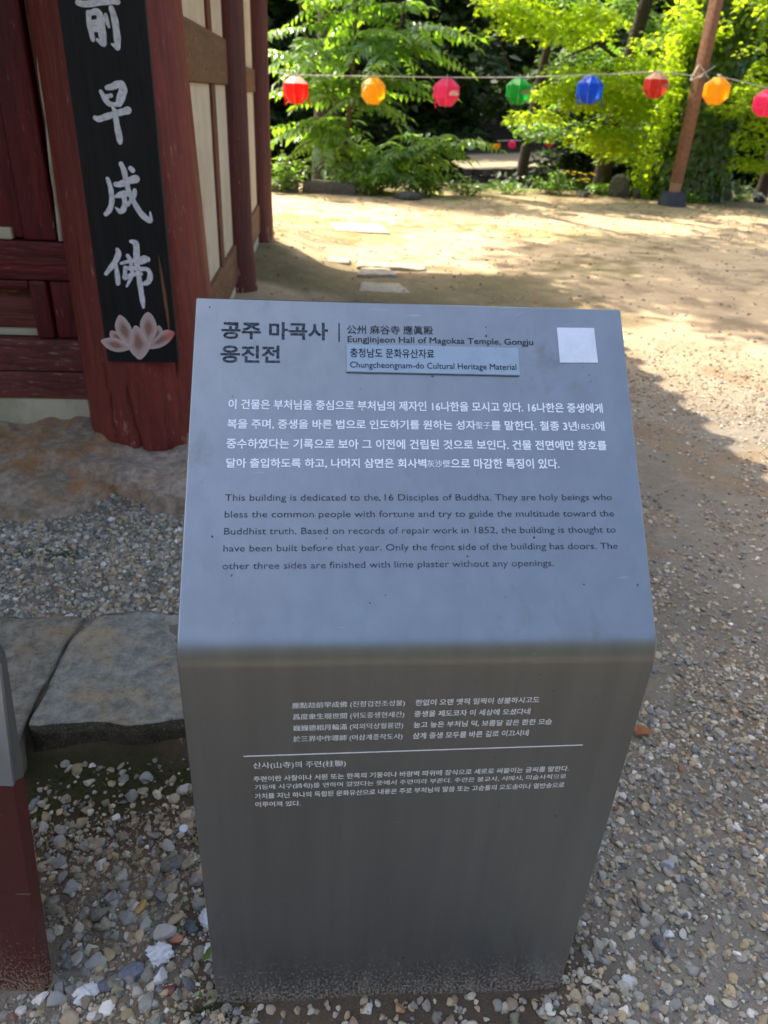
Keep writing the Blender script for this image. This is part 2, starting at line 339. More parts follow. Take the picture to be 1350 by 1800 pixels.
# ------------------------------------------------------------------ measured lettering and brush strokes (metres)
PANEL_TEXT=[
('공주 마곡사',-0.2702,0.4318,-0.1223,0.4337,0.0269,'d',1),
('응진전',-0.2701,0.3956,-0.1887,0.3967,0.0267,'d',1),
('公州 麻谷寺 應眞殿',-0.0956,0.4442,0.0268,0.4464,0.0138,'d',0.4),
('Eungjinjeon Hall of Magoksa Temple, Gongju',-0.0949,0.4318,0.1718,0.4342,0.0097,'d',0.8),
('이 건물은 부처님을 중심으로 부처님의 제자인 16나한을 모시고 있다. 16나한은 중생에게',-0.2565,0.3271,0.2654,0.3307,0.0139,'w',0.7),
('복을 주며, 중생을 바른 법으로 인도하기를 원하는 성자',-0.2570,0.2982,0.0818,0.3018,0.0139,'w',0.7),
('聖子',0.0823,0.3040,0.1023,0.3043,0.0101,'w',0.2),
('를 말한다. 철종 3년',0.1037,0.3022,0.2257,0.3032,0.0143,'w',0.7),
('1852',0.2271,0.3058,0.2516,0.3058,0.0085,'w',0.3),
('에',0.2522,0.3034,0.2654,0.3035,0.0145,'w',0.7),
('중수하였다는 기록으로 보아 그 이전에 건립된 것으로 보인다. 건물 전면에만 창호를',-0.2572,0.2707,0.2657,0.2749,0.0137,'w',0.7),
('달아 출입하도록 하고, 나머지 삼면은 회사벽',-0.2562,0.2429,0.0111,0.2455,0.0135,'w',0.7),
('灰沙壁',0.0123,0.2473,0.0441,0.2475,0.0106,'w',0.2),
('으로 마감한 특징이 있다.',0.0449,0.2457,0.1959,0.2471,0.0139,'w',0.7),
('This building is dedicated to the 16 Disciples of Buddha. They are holy beings who',-0.2560,0.1984,0.2661,0.2029,0.0093,'d',0.2),
('bless the common people with fortune and try to guide the multitude toward the',-0.2557,0.1758,0.2666,0.1799,0.0092,'d',0.2),
('Buddhist truth. Based on records of repair work in 1852, the building is thought to',-0.2555,0.1531,0.2668,0.1573,0.0092,'d',0.2),
('have been built before that year. Only the front side of the building has doors. The',-0.2556,0.1305,0.2672,0.1348,0.0091,'d',0.2),
('other three sides are finished with lime plaster without any openings.',-0.2560,0.1075,0.1777,0.1114,0.0092,'d',0.2),
]
PLATE_TEXT=[
('충청남도 문화유산자료',-0.0914,0.4065,0.0271,0.4077,0.0140,'k',0.2),
('Chungcheongnam-do Cultural Heritage Material',-0.0915,0.3909,0.1439,0.3927,0.0095,'k',0),
]
BODY_TEXT=[
('塵點劫前早成佛 (진점겁전조성불)',-0.1671,0.6957,-0.0192,0.6975,0.0110,'w',0.7),
('한없이 오랜 옛적 일찍이 성불하시고도',-0.0048,0.6983,0.1622,0.7002,0.0106,'w',0.7),
('爲度衆生現世間 (위도중생현세간)',-0.1665,0.6755,-0.0188,0.6768,0.0112,'w',0.7),
('중생을 제도코자 이 세상에 오셨다네',-0.0052,0.6781,0.1528,0.6791,0.0108,'w',0.7),
('巍巍德相月輪滿 (외외덕상월륜만)',-0.1662,0.6549,-0.0191,0.6568,0.0115,'w',0.7),
('높고 높은 부처님 덕, 보름달 같은 환한 모습',-0.0049,0.6576,0.1861,0.6590,0.0111,'w',0.7),
('於三界中作導師 (어삼계중작도사)',-0.1665,0.6347,-0.0188,0.6361,0.0117,'w',0.7),
('삼계 중생 모두를 바른 길로 이끄시네',-0.0046,0.6371,0.1563,0.6389,0.0113,'w',0.7),
('산사(山寺)의 주련(柱聯)',-0.2217,0.5852,-0.0950,0.5856,0.0128,'w',0.6),
('주련이란 사찰이나 서원 또는 한옥의 기둥이나 바람벽 따위에 장식으로 세로로 써붙이는 글씨를 말한다.',-0.2222,0.5606,0.2260,0.5668,0.0106,'w',0.6),
('기둥에 시구(詩句)를 연하여 걸었다는 뜻에서 주련이라 부른다. 주련은 불교사, 서예사, 미술사적으로',-0.2213,0.5432,0.2243,0.5498,0.0107,'w',0.6),
('가치를 지닌 하나의 독립된 문화유산으로 내용은 주로 부처님의 말씀 또는 고승들의 오도송이나 열반송으로',-0.2217,0.5256,0.2252,0.5323,0.0109,'w',0.6),
('이루어져 있다.',-0.2219,0.5086,-0.1576,0.5087,0.0111,'w',0.6),
]
PLATE= [(-0.0965, 0.4268), (0.1488, 0.4277), (0.1485, 0.3847), (-0.0967, 0.3847)]
STICKER= [(0.2088, 0.4627), (0.2643, 0.4637), (0.2651, 0.4083), (0.209, 0.4071)]
BAR= [(-0.1068, 0.4608), (-0.1065, 0.4315)]
RULE= [(-0.2338, 0.611), (0.238, 0.6185)]
STROKES={
 'jeon':[[(-0.067, 1.5949, 8.2963), (-0.0466, 1.5928, 10.0741), (-0.0119, 1.5978, 9.4815), (0.0228, 1.6029, 9.4815), (0.0456, 1.6033, 8.8889)],
  [(-0.0401, 1.5721, 8.2963), (-0.0415, 1.5491, 9.4815), (-0.0391, 1.5261, 9.4815), (-0.0371, 1.5062, 7.1111)],
  [(-0.0385, 1.5705, 7.1111), (-0.0188, 1.5756, 10.6667), (-0.0085, 1.5672, 11.8519), (-0.0076, 1.5393, 13.037), (-0.0083, 1.5127, 13.037), (-0.0082, 1.4993, 10.6667)],
  [(-0.0379, 1.5477, 8.2963), (-0.0147, 1.5505, 9.4815)],
  [(-0.0362, 1.5329, 8.8889), (-0.0131, 1.5341, 9.4815)],
  [(-0.0245, 1.5069, 5.3333), (-0.0123, 1.4974, 7.1111)],
  [(0.008, 1.5697, 5.9259), (0.0098, 1.5551, 7.7037), (0.0136, 1.5404, 4.1481)],
  [(0.0263, 1.5861, 8.8889), (0.0313, 1.566, 11.2593), (0.0335, 1.5381, 11.8519), (0.0335, 1.5081, 11.8519), (0.0314, 1.4912, 10.0741)],
  [(0.0168, 1.498, 3.5556), (0.0275, 1.491, 7.1111)]],
 'jo':[[(-0.0133, 1.385, 7.5556), (0.002, 1.3883, 10.6667), (0.0208, 1.3958, 11.5556), (0.031, 1.3943, 13.3333), (0.0341, 1.3825, 14.2222), (0.0276, 1.3662, 15.1111), (0.0175, 1.3455, 12.4444)],
  [(-0.0326, 1.3741, 6.2222), (-0.0243, 1.3584, 9.7778), (-0.0142, 1.3441, 9.7778), (-0.0011, 1.3413, 7.1111), (0.0141, 1.3427, 8.0)],
  [(-0.0179, 1.3614, 7.1111), (-0.004, 1.3647, 7.1111)],
  [(-0.059, 1.3026, 8.0), (-0.0489, 1.2996, 9.7778), (-0.0267, 1.3067, 10.6667), (0.0017, 1.3162, 9.7778), (0.0267, 1.3228, 11.1111), (0.0424, 1.3276, 12.4444)],
  [(-0.0034, 1.3351, 4.4444), (0.0024, 1.3217, 8.8889), (0.003, 1.3026, 9.7778), (0.0044, 1.2777, 11.1111), (0.0068, 1.2541, 12.4444), (0.0071, 1.2386, 8.8889)]],
 'seong':[[(-0.0446, 1.1315, 7.2222), (-0.0399, 1.1092, 8.6667), (-0.0386, 1.0865, 9.6296), (-0.0407, 1.0635, 9.6296), (-0.0507, 1.04, 9.6296), (-0.0648, 1.0253, 8.1852)],
  [(-0.0219, 1.1164, 8.6667), (-0.0082, 1.1169, 10.5926), (0.0187, 1.1276, 11.5556), (0.0435, 1.135, 14.4444)],
  [(0.0026, 1.1763, 8.6667), (0.0089, 1.1591, 10.1111), (0.0118, 1.1338, 10.5926), (0.0158, 1.1033, 9.6296), (0.0261, 1.0743, 9.6296), (0.0372, 1.05, 10.5926), (0.0505, 1.0288, 11.5556), (0.0697, 1.0127, 11.5556), (0.0778, 1.0147, 7.7037), (0.0777, 1.0381, 1.9259)],
  [(0.0308, 1.1648, 8.6667), (0.0361, 1.1595, 9.1481)],
  [(-0.0275, 1.0796, 4.8148), (-0.0103, 1.086, 11.5556), (0.0041, 1.0915, 9.6296), (0.0067, 1.085, 6.7407)],
  [(-0.0006, 1.0815, 8.6667), (0.0005, 1.0618, 9.6296), (-0.0072, 1.0416, 10.5926), (-0.0183, 1.0362, 9.6296), (-0.0308, 1.0466, 2.8889)],
  [(0.0361, 1.1008, 7.7037), (0.0327, 1.086, 8.6667), (0.0204, 1.0692, 7.7037), (0.0084, 1.0555, 5.7778)]],
 'bul':[[(-0.0419, 0.9154, 7.7037), (-0.0399, 0.9032, 11.5556), (-0.0518, 0.8799, 10.5926), (-0.073, 0.8543, 9.6296), (-0.0898, 0.8358, 6.7407)],
  [(-0.0531, 0.8692, 5.7778), (-0.0523, 0.8406, 9.6296), (-0.053, 0.8135, 10.1111), (-0.0542, 0.8043, 7.7037)],
  [(0.0058, 0.9431, 6.7407), (0.0195, 0.9384, 11.5556), (0.0206, 0.9175, 12.5185), (0.0166, 0.8821, 11.5556), (0.0179, 0.8465, 9.6296), (0.0192, 0.8011, 10.5926), (0.0214, 0.755, 10.5926), (0.0219, 0.7269, 5.7778)],
  [(-0.0103, 0.8971, 7.7037), (-0.0032, 0.8815, 8.6667), (-0.0026, 0.8566, 7.7037), (-0.0033, 0.835, 7.7037), (-0.0261, 0.7961, 3.8519)],
  [(-0.0349, 0.8716, 5.7778), (-0.0088, 0.8795, 6.7407), (0.0206, 0.8858, 8.6667), (0.0424, 0.8883, 14.4444), (0.0531, 0.8878, 11.5556)],
  [(-0.0259, 0.8576, 5.7778), (-0.0008, 0.8566, 8.6667), (0.028, 0.8558, 8.6667), (0.0496, 0.8547, 7.7037), (0.0567, 0.8369, 10.5926), (0.0489, 0.8148, 10.5926), (0.0335, 0.8071, 7.7037)],
  [(-0.0229, 0.8595, 6.7407), (-0.0269, 0.8342, 8.6667), (-0.0282, 0.8233, 7.7037), (-0.0069, 0.8349, 7.7037), (0.0262, 0.8395, 7.7037)],
  [(0.0302, 0.8755, 5.7778), (0.0414, 0.8794, 7.7037)]],
}
PETALS={
 'outer_l':[(-0.1359, 0.6069), (-0.1138, 0.6164), (-0.0893, 0.6158), (-0.0658, 0.6074), (-0.0455, 0.5912), (-0.0368, 0.581), (-0.0629, 0.57), (-0.0905, 0.568), (-0.1141, 0.5765), (-0.1294, 0.5916)],
 'small_l':[(-0.1037, 0.618), (-0.1011, 0.6384), (-0.0908, 0.6425), (-0.0769, 0.6365), (-0.0619, 0.619), (-0.0498, 0.5962), (-0.0687, 0.6035), (-0.0896, 0.6132)],
 'tall_l':[(-0.0618, 0.6984), (-0.0458, 0.6902), (-0.0314, 0.668), (-0.0243, 0.6455), (-0.0248, 0.62), (-0.0303, 0.5941), (-0.0455, 0.5912), (-0.0631, 0.6088), (-0.0772, 0.6339), (-0.0813, 0.6591), (-0.0735, 0.6819)],
 'tall_r':[(0.0356, 0.7111), (0.0503, 0.7003), (0.0599, 0.6755), (0.0601, 0.6528), (0.05, 0.627), (0.0324, 0.6009), (0.0194, 0.5954), (0.0123, 0.6209), (0.0053, 0.6463), (0.0056, 0.6716), (0.0182, 0.6969)],
 'small_r':[(0.0622, 0.6617), (0.0711, 0.6645), (0.0793, 0.6482), (0.0726, 0.6302), (0.0504, 0.6065), (0.0316, 0.5931), (0.047, 0.6218), (0.0583, 0.6477)],
 'outer_r':[(0.1208, 0.6417), (0.106, 0.6156), (0.0843, 0.597), (0.0581, 0.5846), (0.0279, 0.5813), (0.0214, 0.5902), (0.038, 0.6062), (0.06, 0.6273), (0.0817, 0.647), (0.1017, 0.6501)],
 'mid':[(-0.0124, 0.6635), (0.0036, 0.6538), (0.0115, 0.6363), (0.0236, 0.611), (0.0265, 0.58), (-0.0063, 0.5425), (-0.0296, 0.5577), (-0.0418, 0.5809), (-0.034, 0.6043), (-0.0274, 0.6403)],
}
# px scale m/px 0.0017677892139135066

# ------------------------------------------------------------------ ground
def gh(a, b):
    """height of the yard in hall coordinates (a across, b away)"""
    a = np.asarray(a, float); b = np.asarray(b, float)
    x = a*math.cos(TH) - b*math.sin(TH); y = a*math.sin(TH) + b*math.cos(TH)
    left = 1 - sst(-0.30, 0.28, a)
    z = 0.10*left*sst(1.22, 1.38, b)
    z = z + 0.06*(1 - sst(-0.55, 0.0, a))*sst(2.1, 2.8, b)
    z = z*(1 - sst(8.0, 10.0, b))
    bumps = (vnoise(x, y, 1.3, 1)-0.5)*0.03 + (vnoise(x, y, 5, 2)-0.5)*0.012 + (vnoise(x, y, 17, 3)-0.5)*0.006
    edge = 15.6 + 0.12*(x-2) + (vnoise(x, y, 0.6, 5)-0.5)*0.8
    edge = np.where(x < 1.5, edge - 0.5*sst(1.5, -2, x), edge)
    drop = sst(0, 5.0, y-edge)*3.1
    z = z + bumps*(1-0.4*sst(6, 14, y)) - drop
    # far bank: path behind the stone wall, then the wooded slope
    lift = 0.075*np.clip(x-5, -12, 30)
    far = np.where(y > 45.6, -1.75+lift + 0.03*(y-45.6), -3.1+0.5*lift)
    far = np.where(y > 54, -1.5+lift + (y-54)*0.95, far)
    z = z + np.clip(-9-y, 0, 60)*0.7 + np.clip(x-24, 0, 60)*0.4*(y < 16)   # unseen slopes behind and right, added to keep bright horizon sky off the sign
    t = sst(20, 30, y)
    z = np.where(y > 20, z*(1-t) + far*t, z)
    return z
def ghw(x, y):
    a = x*math.cos(TH) + y*math.sin(TH); b = -x*math.sin(TH) + y*math.cos(TH)
    return gh(a, b)
def axis(pts):
    out = []
    for (s, e, d) in pts: out += list(np.arange(s, e, d))
    return np.array(out + [pts[-1][1]])
gx = axis([(-400, -60, 40), (-60, -12, 3), (-12, -2.5, 0.25), (-2.5, 2.5, 0.03), (2.5, 9, 0.08), (9, 30, 0.7), (30, 60, 3), (60, 400, 40)])
gy = axis([(-400, -40, 40), (-40, -4, 3), (-4, 0, 0.25), (0, 4.5, 0.03), (4.5, 10, 0.07), (10, 18, 0.12), (18, 45.4, 0.9), (45.4, 46, 0.1), (46, 60, 0.7), (60, 100, 4), (100, 400, 50)])
X, Y = np.meshgrid(gx, gy); Z = ghw(X, Y)
Z = np.where(Y > 100, ghw(X, np.full_like(Y, 100.0)), Z)
ny, nx = X.shape; idx = np.arange(nx*ny).reshape(ny, nx)
F = np.stack([idx[:-1, :-1], idx[:-1, 1:], idx[1:, 1:], idx[1:, :-1]], -1).reshape(-1, 4)
A = X*math.cos(TH)+Y*math.sin(TH); Bq = -X*math.sin(TH)+Y*math.cos(TH)
def L3(*c): return np.array(lin(*c)[:3])
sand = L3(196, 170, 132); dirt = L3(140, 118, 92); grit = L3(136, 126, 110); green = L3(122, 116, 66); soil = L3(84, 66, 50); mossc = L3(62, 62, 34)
def blend(c, d, f): return c*(1-f[..., None]) + d*f[..., None]
C = np.broadcast_to(sand, X.shape+(3,)).copy()
n1 = vnoise(X, Y, 0.9, 21); n2 = vnoise(X, Y, 3.1, 22); n3 = vnoise(X, Y, 9, 23)
C = blend(C, grit, (1-sst(3.6, 6.0, Y+(n1-0.5)*1.5)))
C = blend(C, dirt, sst(0.5, 0.75, n2*0.6+n3*0.4)*0.7)
C = blend(C, green, sst(0.55, 0.75, n1*0.7+n3*0.3)*0.55*sst(5.5, 7, Y)*(1-sst(2.5, 4.5, X)))
C = blend(C, soil, (1-sst(0.15, 0.4, np.hypot((Bq-1.15)/0.9, (A+0.5)/1.4)+(n2-0.5)*0.25))*0.9)
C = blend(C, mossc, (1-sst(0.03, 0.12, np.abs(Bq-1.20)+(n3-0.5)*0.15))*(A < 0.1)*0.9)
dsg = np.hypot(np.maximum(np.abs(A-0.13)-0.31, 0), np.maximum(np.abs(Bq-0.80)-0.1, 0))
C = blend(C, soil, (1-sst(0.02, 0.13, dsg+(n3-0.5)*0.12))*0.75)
mossy = sst(5.2, 5.9, Y+(n2-0.5)*0.8)*(1-sst(6.9, 7.5, Y+(n2-0.5)*1.0))*(1-sst(1.3, 1.9, X+(n1-0.5)))  # mask for mossy earth that also paints in the roof's shadow
C = blend(C, L3(112, 102, 72), mossy*0.8)  # olive earth tone with roof shade mixed into the colour
C = blend(C, L3(90, 84, 60), sst(13.3, 14.6, Y)*0.8)
C = blend(C, L3(46, 42, 32), sst(15.8, 17.5, Y))
C = blend(C, L3(150, 136, 110), sst(45.2, 46, Y)*(1-sst(52, 54, Y)))
C = blend(C, L3(34, 32, 22), sst(53, 56, Y)); C = blend(C, L3(34, 40, 22), np.maximum(sst(-11, -15, Y), sst(21, 25, X))); C = blend(C, L3(60, 58, 42), (1-sst(-2.0, -0.5, Y)))  # unseen ground and slope behind the camera darkened to dim the sign's reflection
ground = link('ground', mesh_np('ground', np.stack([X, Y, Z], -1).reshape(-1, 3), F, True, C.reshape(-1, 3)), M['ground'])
tag(ground, kind='structure')

# ------------------------------------------------------------------ gravel
def ico(sub):
    bm = bmesh.new(); bmesh.ops.create_icosphere(bm, subdivisions=sub, radius=1.0)
    V = np.array([v.co[:] for v in bm.verts]); Fc = np.array([[v.index for v in f.verts] for f in bm.faces]); bm.free(); return V, Fc
def pebble_variant(sub, seed, amp=0.25):
    V, Fc = ico(sub); r = np.random.default_rng(seed); V = V.copy()
    for _ in range(9):                       # shave flat facets off
        d = r.normal(size=3); d /= np.linalg.norm(d); h = r.uniform(0.45, 0.82); k = V@d; V -= np.maximum(k-h, 0)[:, None]*d
    V += r.normal(size=V.shape)*amp*0.10
    V *= r.uniform(0.8, 1.2, 3)*np.array([1.15, 0.9, 0.68]); return V, Fc
palette = np.array([lin(*c)[:3] for c in [(150, 146, 136), (132, 128, 118), (166, 160, 146), (118, 116, 110), (176, 168, 150), (150, 136, 112), (128, 112, 92), (196, 192, 186),
    (100, 100, 102), (112, 114, 118), (160, 142, 108), (140, 128, 104), (126, 122, 98), (212, 210, 206), (156, 120, 82), (124, 84, 70), (86, 88, 92), (172, 150, 120)]])
pw = np.array([11, 11, 10, 8, 8, 9, 7, 3, 4, 2.5, 6, 8, 5, 1.3, 0.7, 0.45, 1.6, 5.0]); pw /= pw.sum()
def blocked(a, b):
    """footprints where no loose stone lies"""
    sgn = (np.abs(a-0.13) < 0.315) & (b > 0.715) & (b < 0.85)
    nei = (a < -0.475) & (a > -1.0) & (b > 0.755) & (b < 0.86)
    hall = (a < -0.52) & (b > 2.86)
    slab = (b > 1.27) & (b < 1.69) & (a > -0.62) & (a < -0.02)
    slab2 = (b > 1.16) & (b < 1.68) & (a > -1.1) & (a < -0.64)
    return sgn | nei | hall | slab | slab2
def scatter(n, a0, a1, b0, b1, s0, s1, dens, seed, pw_=1.6):
    r = np.random.default_rng(seed); a = r.uniform(a0, a1, n*3); b = r.uniform(b0, b1, n*3)
    keep = (r.uniform(size=n*3) < dens(a, b)) & ~blocked(a, b); a, b = a[keep][:n], b[keep][:n]
    s = s0 + (s1-s0)*r.uniform(size=len(a))**pw_
    return a, b, s
def place(V, a, b, s, r, sink=0.35):
    yaw = r.uniform(0, 2*math.pi, len(a)); tx = r.normal(size=len(a))*0.3; ty = r.normal(size=len(a))*0.3
    cx, sx_, cy, sy_, cz, sz_ = np.cos(tx), np.sin(tx), np.cos(ty), np.sin(ty), np.cos(yaw), np.sin(yaw)
    P = V[None]*(s/2)[:, None, None]*1.15
    x, y, z = P[..., 0], P[..., 1], P[..., 2]
    y, z = y*cx[:, None]-z*sx_[:, None], y*sx_[:, None]+z*cx[:, None]
    x, z = x*cy[:, None]+z*sy_[:, None], -x*sy_[:, None]+z*cy[:, None]
    x, y = x*cz[:, None]-y*sz_[:, None], x*sz_[:, None]+y*cz[:, None]
    wx = a*math.cos(TH)-b*math.sin(TH); wy = a*math.sin(TH)+b*math.cos(TH); wz = gh(a, b)+s*(0.5-sink)*0.7
    return np.stack([x+wx[:, None], y+wy[:, None], z+wz[:, None]], -1)
def gravel_mesh(name, sets, sub, smooth, seed):
    r = np.random.default_rng(seed); VV, FF, CC, off = [], [], [], 0
    for (a, b, s) in sets:
        var = r.integers(0, 8, len(a))
        for k in range(8):
            m = var == k
            if not m.any(): continue
            V, Fc = pebble_variant(sub, 100+k); P = place(V, a[m], b[m], s[m], r)
            c = palette[r.choice(len(palette), m.sum(), p=pw)]*r.uniform(0.75, 1.25, (m.sum(), 1))*np.array([1.06, 1.0, 0.90])
            nv = len(V); nk = m.sum()
            VV.append(P.reshape(-1, 3)); FF.append((Fc[None]+(np.arange(nk)*nv)[:, None, None]).reshape(-1, 3)+off)
            CC.append(np.repeat(c, nv, 0)); off += nk*nv
    return mesh_np(name, np.concatenate(VV), np.concatenate(FF), smooth, np.concatenate(CC))
one = lambda a, b: np.ones_like(a)
def dens_right(a, b):
    n = vnoise(a, b, 3.2, 41)*0.6 + vnoise(a, b, 11, 42)*0.4
    band = 1-0.75*np.exp(-((b-(1.72+0.35*(a-0.8)))/0.22)**2)      # the bare earth band across the path
    return np.clip(sst(0.26, 0.44, n)*band, 0.06, 1)
def dens_far(a, b):
    n = vnoise(a, b, 2.0, 43)*0.6 + vnoise(a, b, 8, 44)*0.4
    return np.clip(sst(0.35, 0.6, n), 0.05, 1)*(1-0.9*sst(2.8, 5.2, b))
def dens_near(a, b):
    n = vnoise(a, b, 7, 45); near_slab = 1-sst(1.02, 1.24, b)
    return np.clip(0.25+0.75*near_slab, 0, 1)*np.clip(0.5+n, 0, 1)
def dens_mid(a, b):
    n = vnoise(a, b, 4, 47)*0.6+vnoise(a, b, 12, 48)*0.4
    return sst(0.12, 0.32, n)
near = [scatter(2100, -1.0, -0.12, 0.35, 1.26, 0.010, 0.030, dens_near, 1, 1.8), scatter(2600, -1.0, -0.12, 0.35, 1.26, 0.006, 0.012, dens_near, 2),
        scatter(3000, -0.9, 0.7, 0.3, 0.73, 0.007, 0.022, one, 3, 2.0),
        scatter(9000, 0.40, 1.5, 0.35, 2.0, 0.007, 0.021, dens_right, 4, 1.8), scatter(1500, -0.05, 0.45, 0.86, 1.6, 0.008, 0.02, one, 5)]
far = [scatter(9000, 0.40, 1.5, 0.35, 2.2, 0.003, 0.008, one, 6), scatter(15000, -1.5, 0.0, 1.6, 2.75, 0.007, 0.024, dens_mid, 7, 1.5),
       scatter(4500, -1.5, 0.0, 1.6, 2.75, 0.004, 0.008, one, 8), scatter(3500, -1.4, 0.0, 1.95, 2.5, 0.008, 0.026, one, 12), scatter(16000, -0.5, 2.9, 2.0, 5.2, 0.007, 0.024, dens_far, 9, 1.8), scatter(3500, -0.5, 8, 4.5, 14, 0.008, 0.035, one, 13, 3.0),
       scatter(7500, -1.0, -0.1, 0.4, 1.12, 0.003, 0.007, one, 10)]
# the biggest near pebbles are single stones
allbig = []
for i in (0, 2, 3):
    a, b, s = near[i]; big = np.argsort(-s)[:(150, 40, 95)[i if i == 0 else (1 if i == 2 else 2)]]
    allbig.append((a[big], b[big], s[big]*1.05)); m = np.ones(len(a), bool); m[big] = False; near[i] = (a[m], b[m], s[m])
gr = link('gravel', gravel_mesh('gravel', near, 2, False, 77), M['pebble'], ground); tag(gr, kind='stuff')
gr2 = link('fine_gravel', gravel_mesh('fine_gravel', far, 1, False, 78), M['pebble'], ground); tag(gr2, kind='stuff')
ba, bb, bs = (np.concatenate([x[i] for x in allbig]) for i in range(3))
pm = []
for k in range(len(palette)):
    V, Fc = pebble_variant(3 if k in (7, 13) else 2, 300+k)
    if k in (7, 13): V = V*(1+0.10*np.sin(V[:, :1]*9+k)*np.sin(V[:, 1:2]*8))
    pm.append(mesh_np('pebble', V*0.5, Fc, k in (7, 13), np.repeat(palette[k:k+1], len(V), 0)))
ch = rng.choice(len(palette), len(ba), p=pw)
for i in range(len(ba)):
    o = link('pebble', pm[ch[i]], M['pebble'], ground)
    wx = ba[i]*math.cos(TH)-bb[i]*math.sin(TH); wy = ba[i]*math.sin(TH)+bb[i]*math.cos(TH)
    o.location = (wx, wy, float(gh(ba[i], bb[i]))+bs[i]*0.14); o.scale = (bs[i]*1.15,)*3
    o.rotation_euler = (rng.normal()*0.3, rng.normal()*0.3, rng.uniform(0, 6.28))
# a few stones that stand out, each a thing
def lumpy(name, size, col, loc, label, rz=0, seed=0, lump=0.0, cat='stone', mat=None, facet=5):
    V, Fc = ico(4); r = np.random.default_rng(seed); V = V.copy()
    for _ in range(facet):
        d = r.normal(size=3); d /= np.linalg.norm(d); h = r.uniform(0.5, 0.85); k = V@d; V -= np.maximum(k-h, 0)[:, None]*d
    disp = np.array([mnoise.fractal(Vector(v)*1.7+Vector((seed*3.1, 0, 0)), 1.0, 2.0, 4) for v in V]); V *= (1+disp[:, None]*(0.10+lump*0.25))
    if lump: 
        d2 = np.array([mnoise.noise(Vector(v)*5+Vector((seed, 1, 0))) for v in V]); V *= (1+0.16*d2[:, None])
    V = V*np.array(size)/2
    o = link(name, mesh_np(name, V, Fc, True, np.repeat(L3(*col)[None], len(V), 0)), mat or M['pebble']); o.location = loc; o.rotation_euler = (0, 0, rz)
    tag(o, label, cat); return o
def on_ground(x, y, dz=0.0): return (x, y, float(ghw(np.array(x), np.array(y)))+dz)
for (px, py, sz, col, lb, rz, sd_, lp) in [
    (-0.367, 0.778, (0.052, 0.038, 0.030), (216, 216, 214), 'large white lumpy quartz stone midway between the two sign boards', 0.3, 1, 1),
    (-0.295, 0.850, (0.034, 0.040, 0.026), (206, 208, 210), 'white broken quartz stone against the left edge of the grey sign', 0.9, 2, 1),
    (-0.272, 0.788, (0.036, 0.034, 0.024), (214, 214, 210), 'white cracked quartz stone just above the green leaf by the sign', 0.2, 3, 1),
    (-0.375, 0.820, (0.050, 0.030, 0.024), (176, 168, 156), 'speckled pale angular stone above the white quartz', 0.2, 4, 0),
    (-0.345, 0.808, (0.026, 0.022, 0.018), (176, 112, 84), 'salmon coloured angular pebble beside the pale speckled stone', 0.5, 5, 0),
    (-0.325, 0.835, (0.034, 0.020, 0.018), (62, 76, 78), 'dark green oval pebble near the sign', -0.6, 6, 0),
    (-0.41, 0.745, (0.048, 0.036, 0.020), (104, 106, 116), 'flat blue grey stone left of the white quartz', 0.6, 7, 0),
    (-0.444, 0.722, (0.038, 0.026, 0.018), (82, 84, 94), 'dark slate pebble beside the foot of the dark red sign', 0.3, 8, 0),
    (-0.398, 0.962, (0.052, 0.036, 0.022), (92, 88, 80), 'large brown grey angular stone among the gravel under the slab', 0.5, 9, 0),
    (-0.432, 0.868, (0.016, 0.036, 0.016), (180, 140, 70), 'ochre yellow splinter of stone among the grey gravel', -0.3, 10, 0),
    (-0.335, 0.720, (0.026, 0.020, 0.014), (112, 44, 44), 'dark red flat pebble near the bottom of the gravel strip', 0.3, 11, 0),
    (-0.505, 0.850, (0.044, 0.030, 0.026), (120, 112, 92), 'brown rough stone beside the dark red sign body', 0.3, 12, 0),
    (-0.475, 0.705, (0.040, 0.034, 0.028), (208, 204, 200), 'white rounded stone at the corner of the dark red sign', 0.1, 13, 1),
    (-0.395, 1.045, (0.020, 0.020, 0.014), (206, 206, 214), 'small pale lilac pebble below the mossy slab edge', 0.1, 14, 0),
    (0.64, 1.02, (0.030, 0.026, 0.018), (150, 152, 156), 'pale grey square stone lying in the gravel right of the sign', 0.5, 15, 0),
    (0.573, 0.855, (0.022, 0.034, 0.02), (92, 92, 96), 'dark grey upright oval stone right of the sign foot', 0.1, 16, 0),
    (0.565, 0.925, (0.024, 0.03, 0.018), (138, 134, 116), 'olive grey angular stone right of the sign foot', 0.6, 17, 0)]:
    lumpy('quartz_stone' if lp else 'stone', sz, col, on_ground(px, py, sz[2]*0.35), lb, rz, sd_, lp)

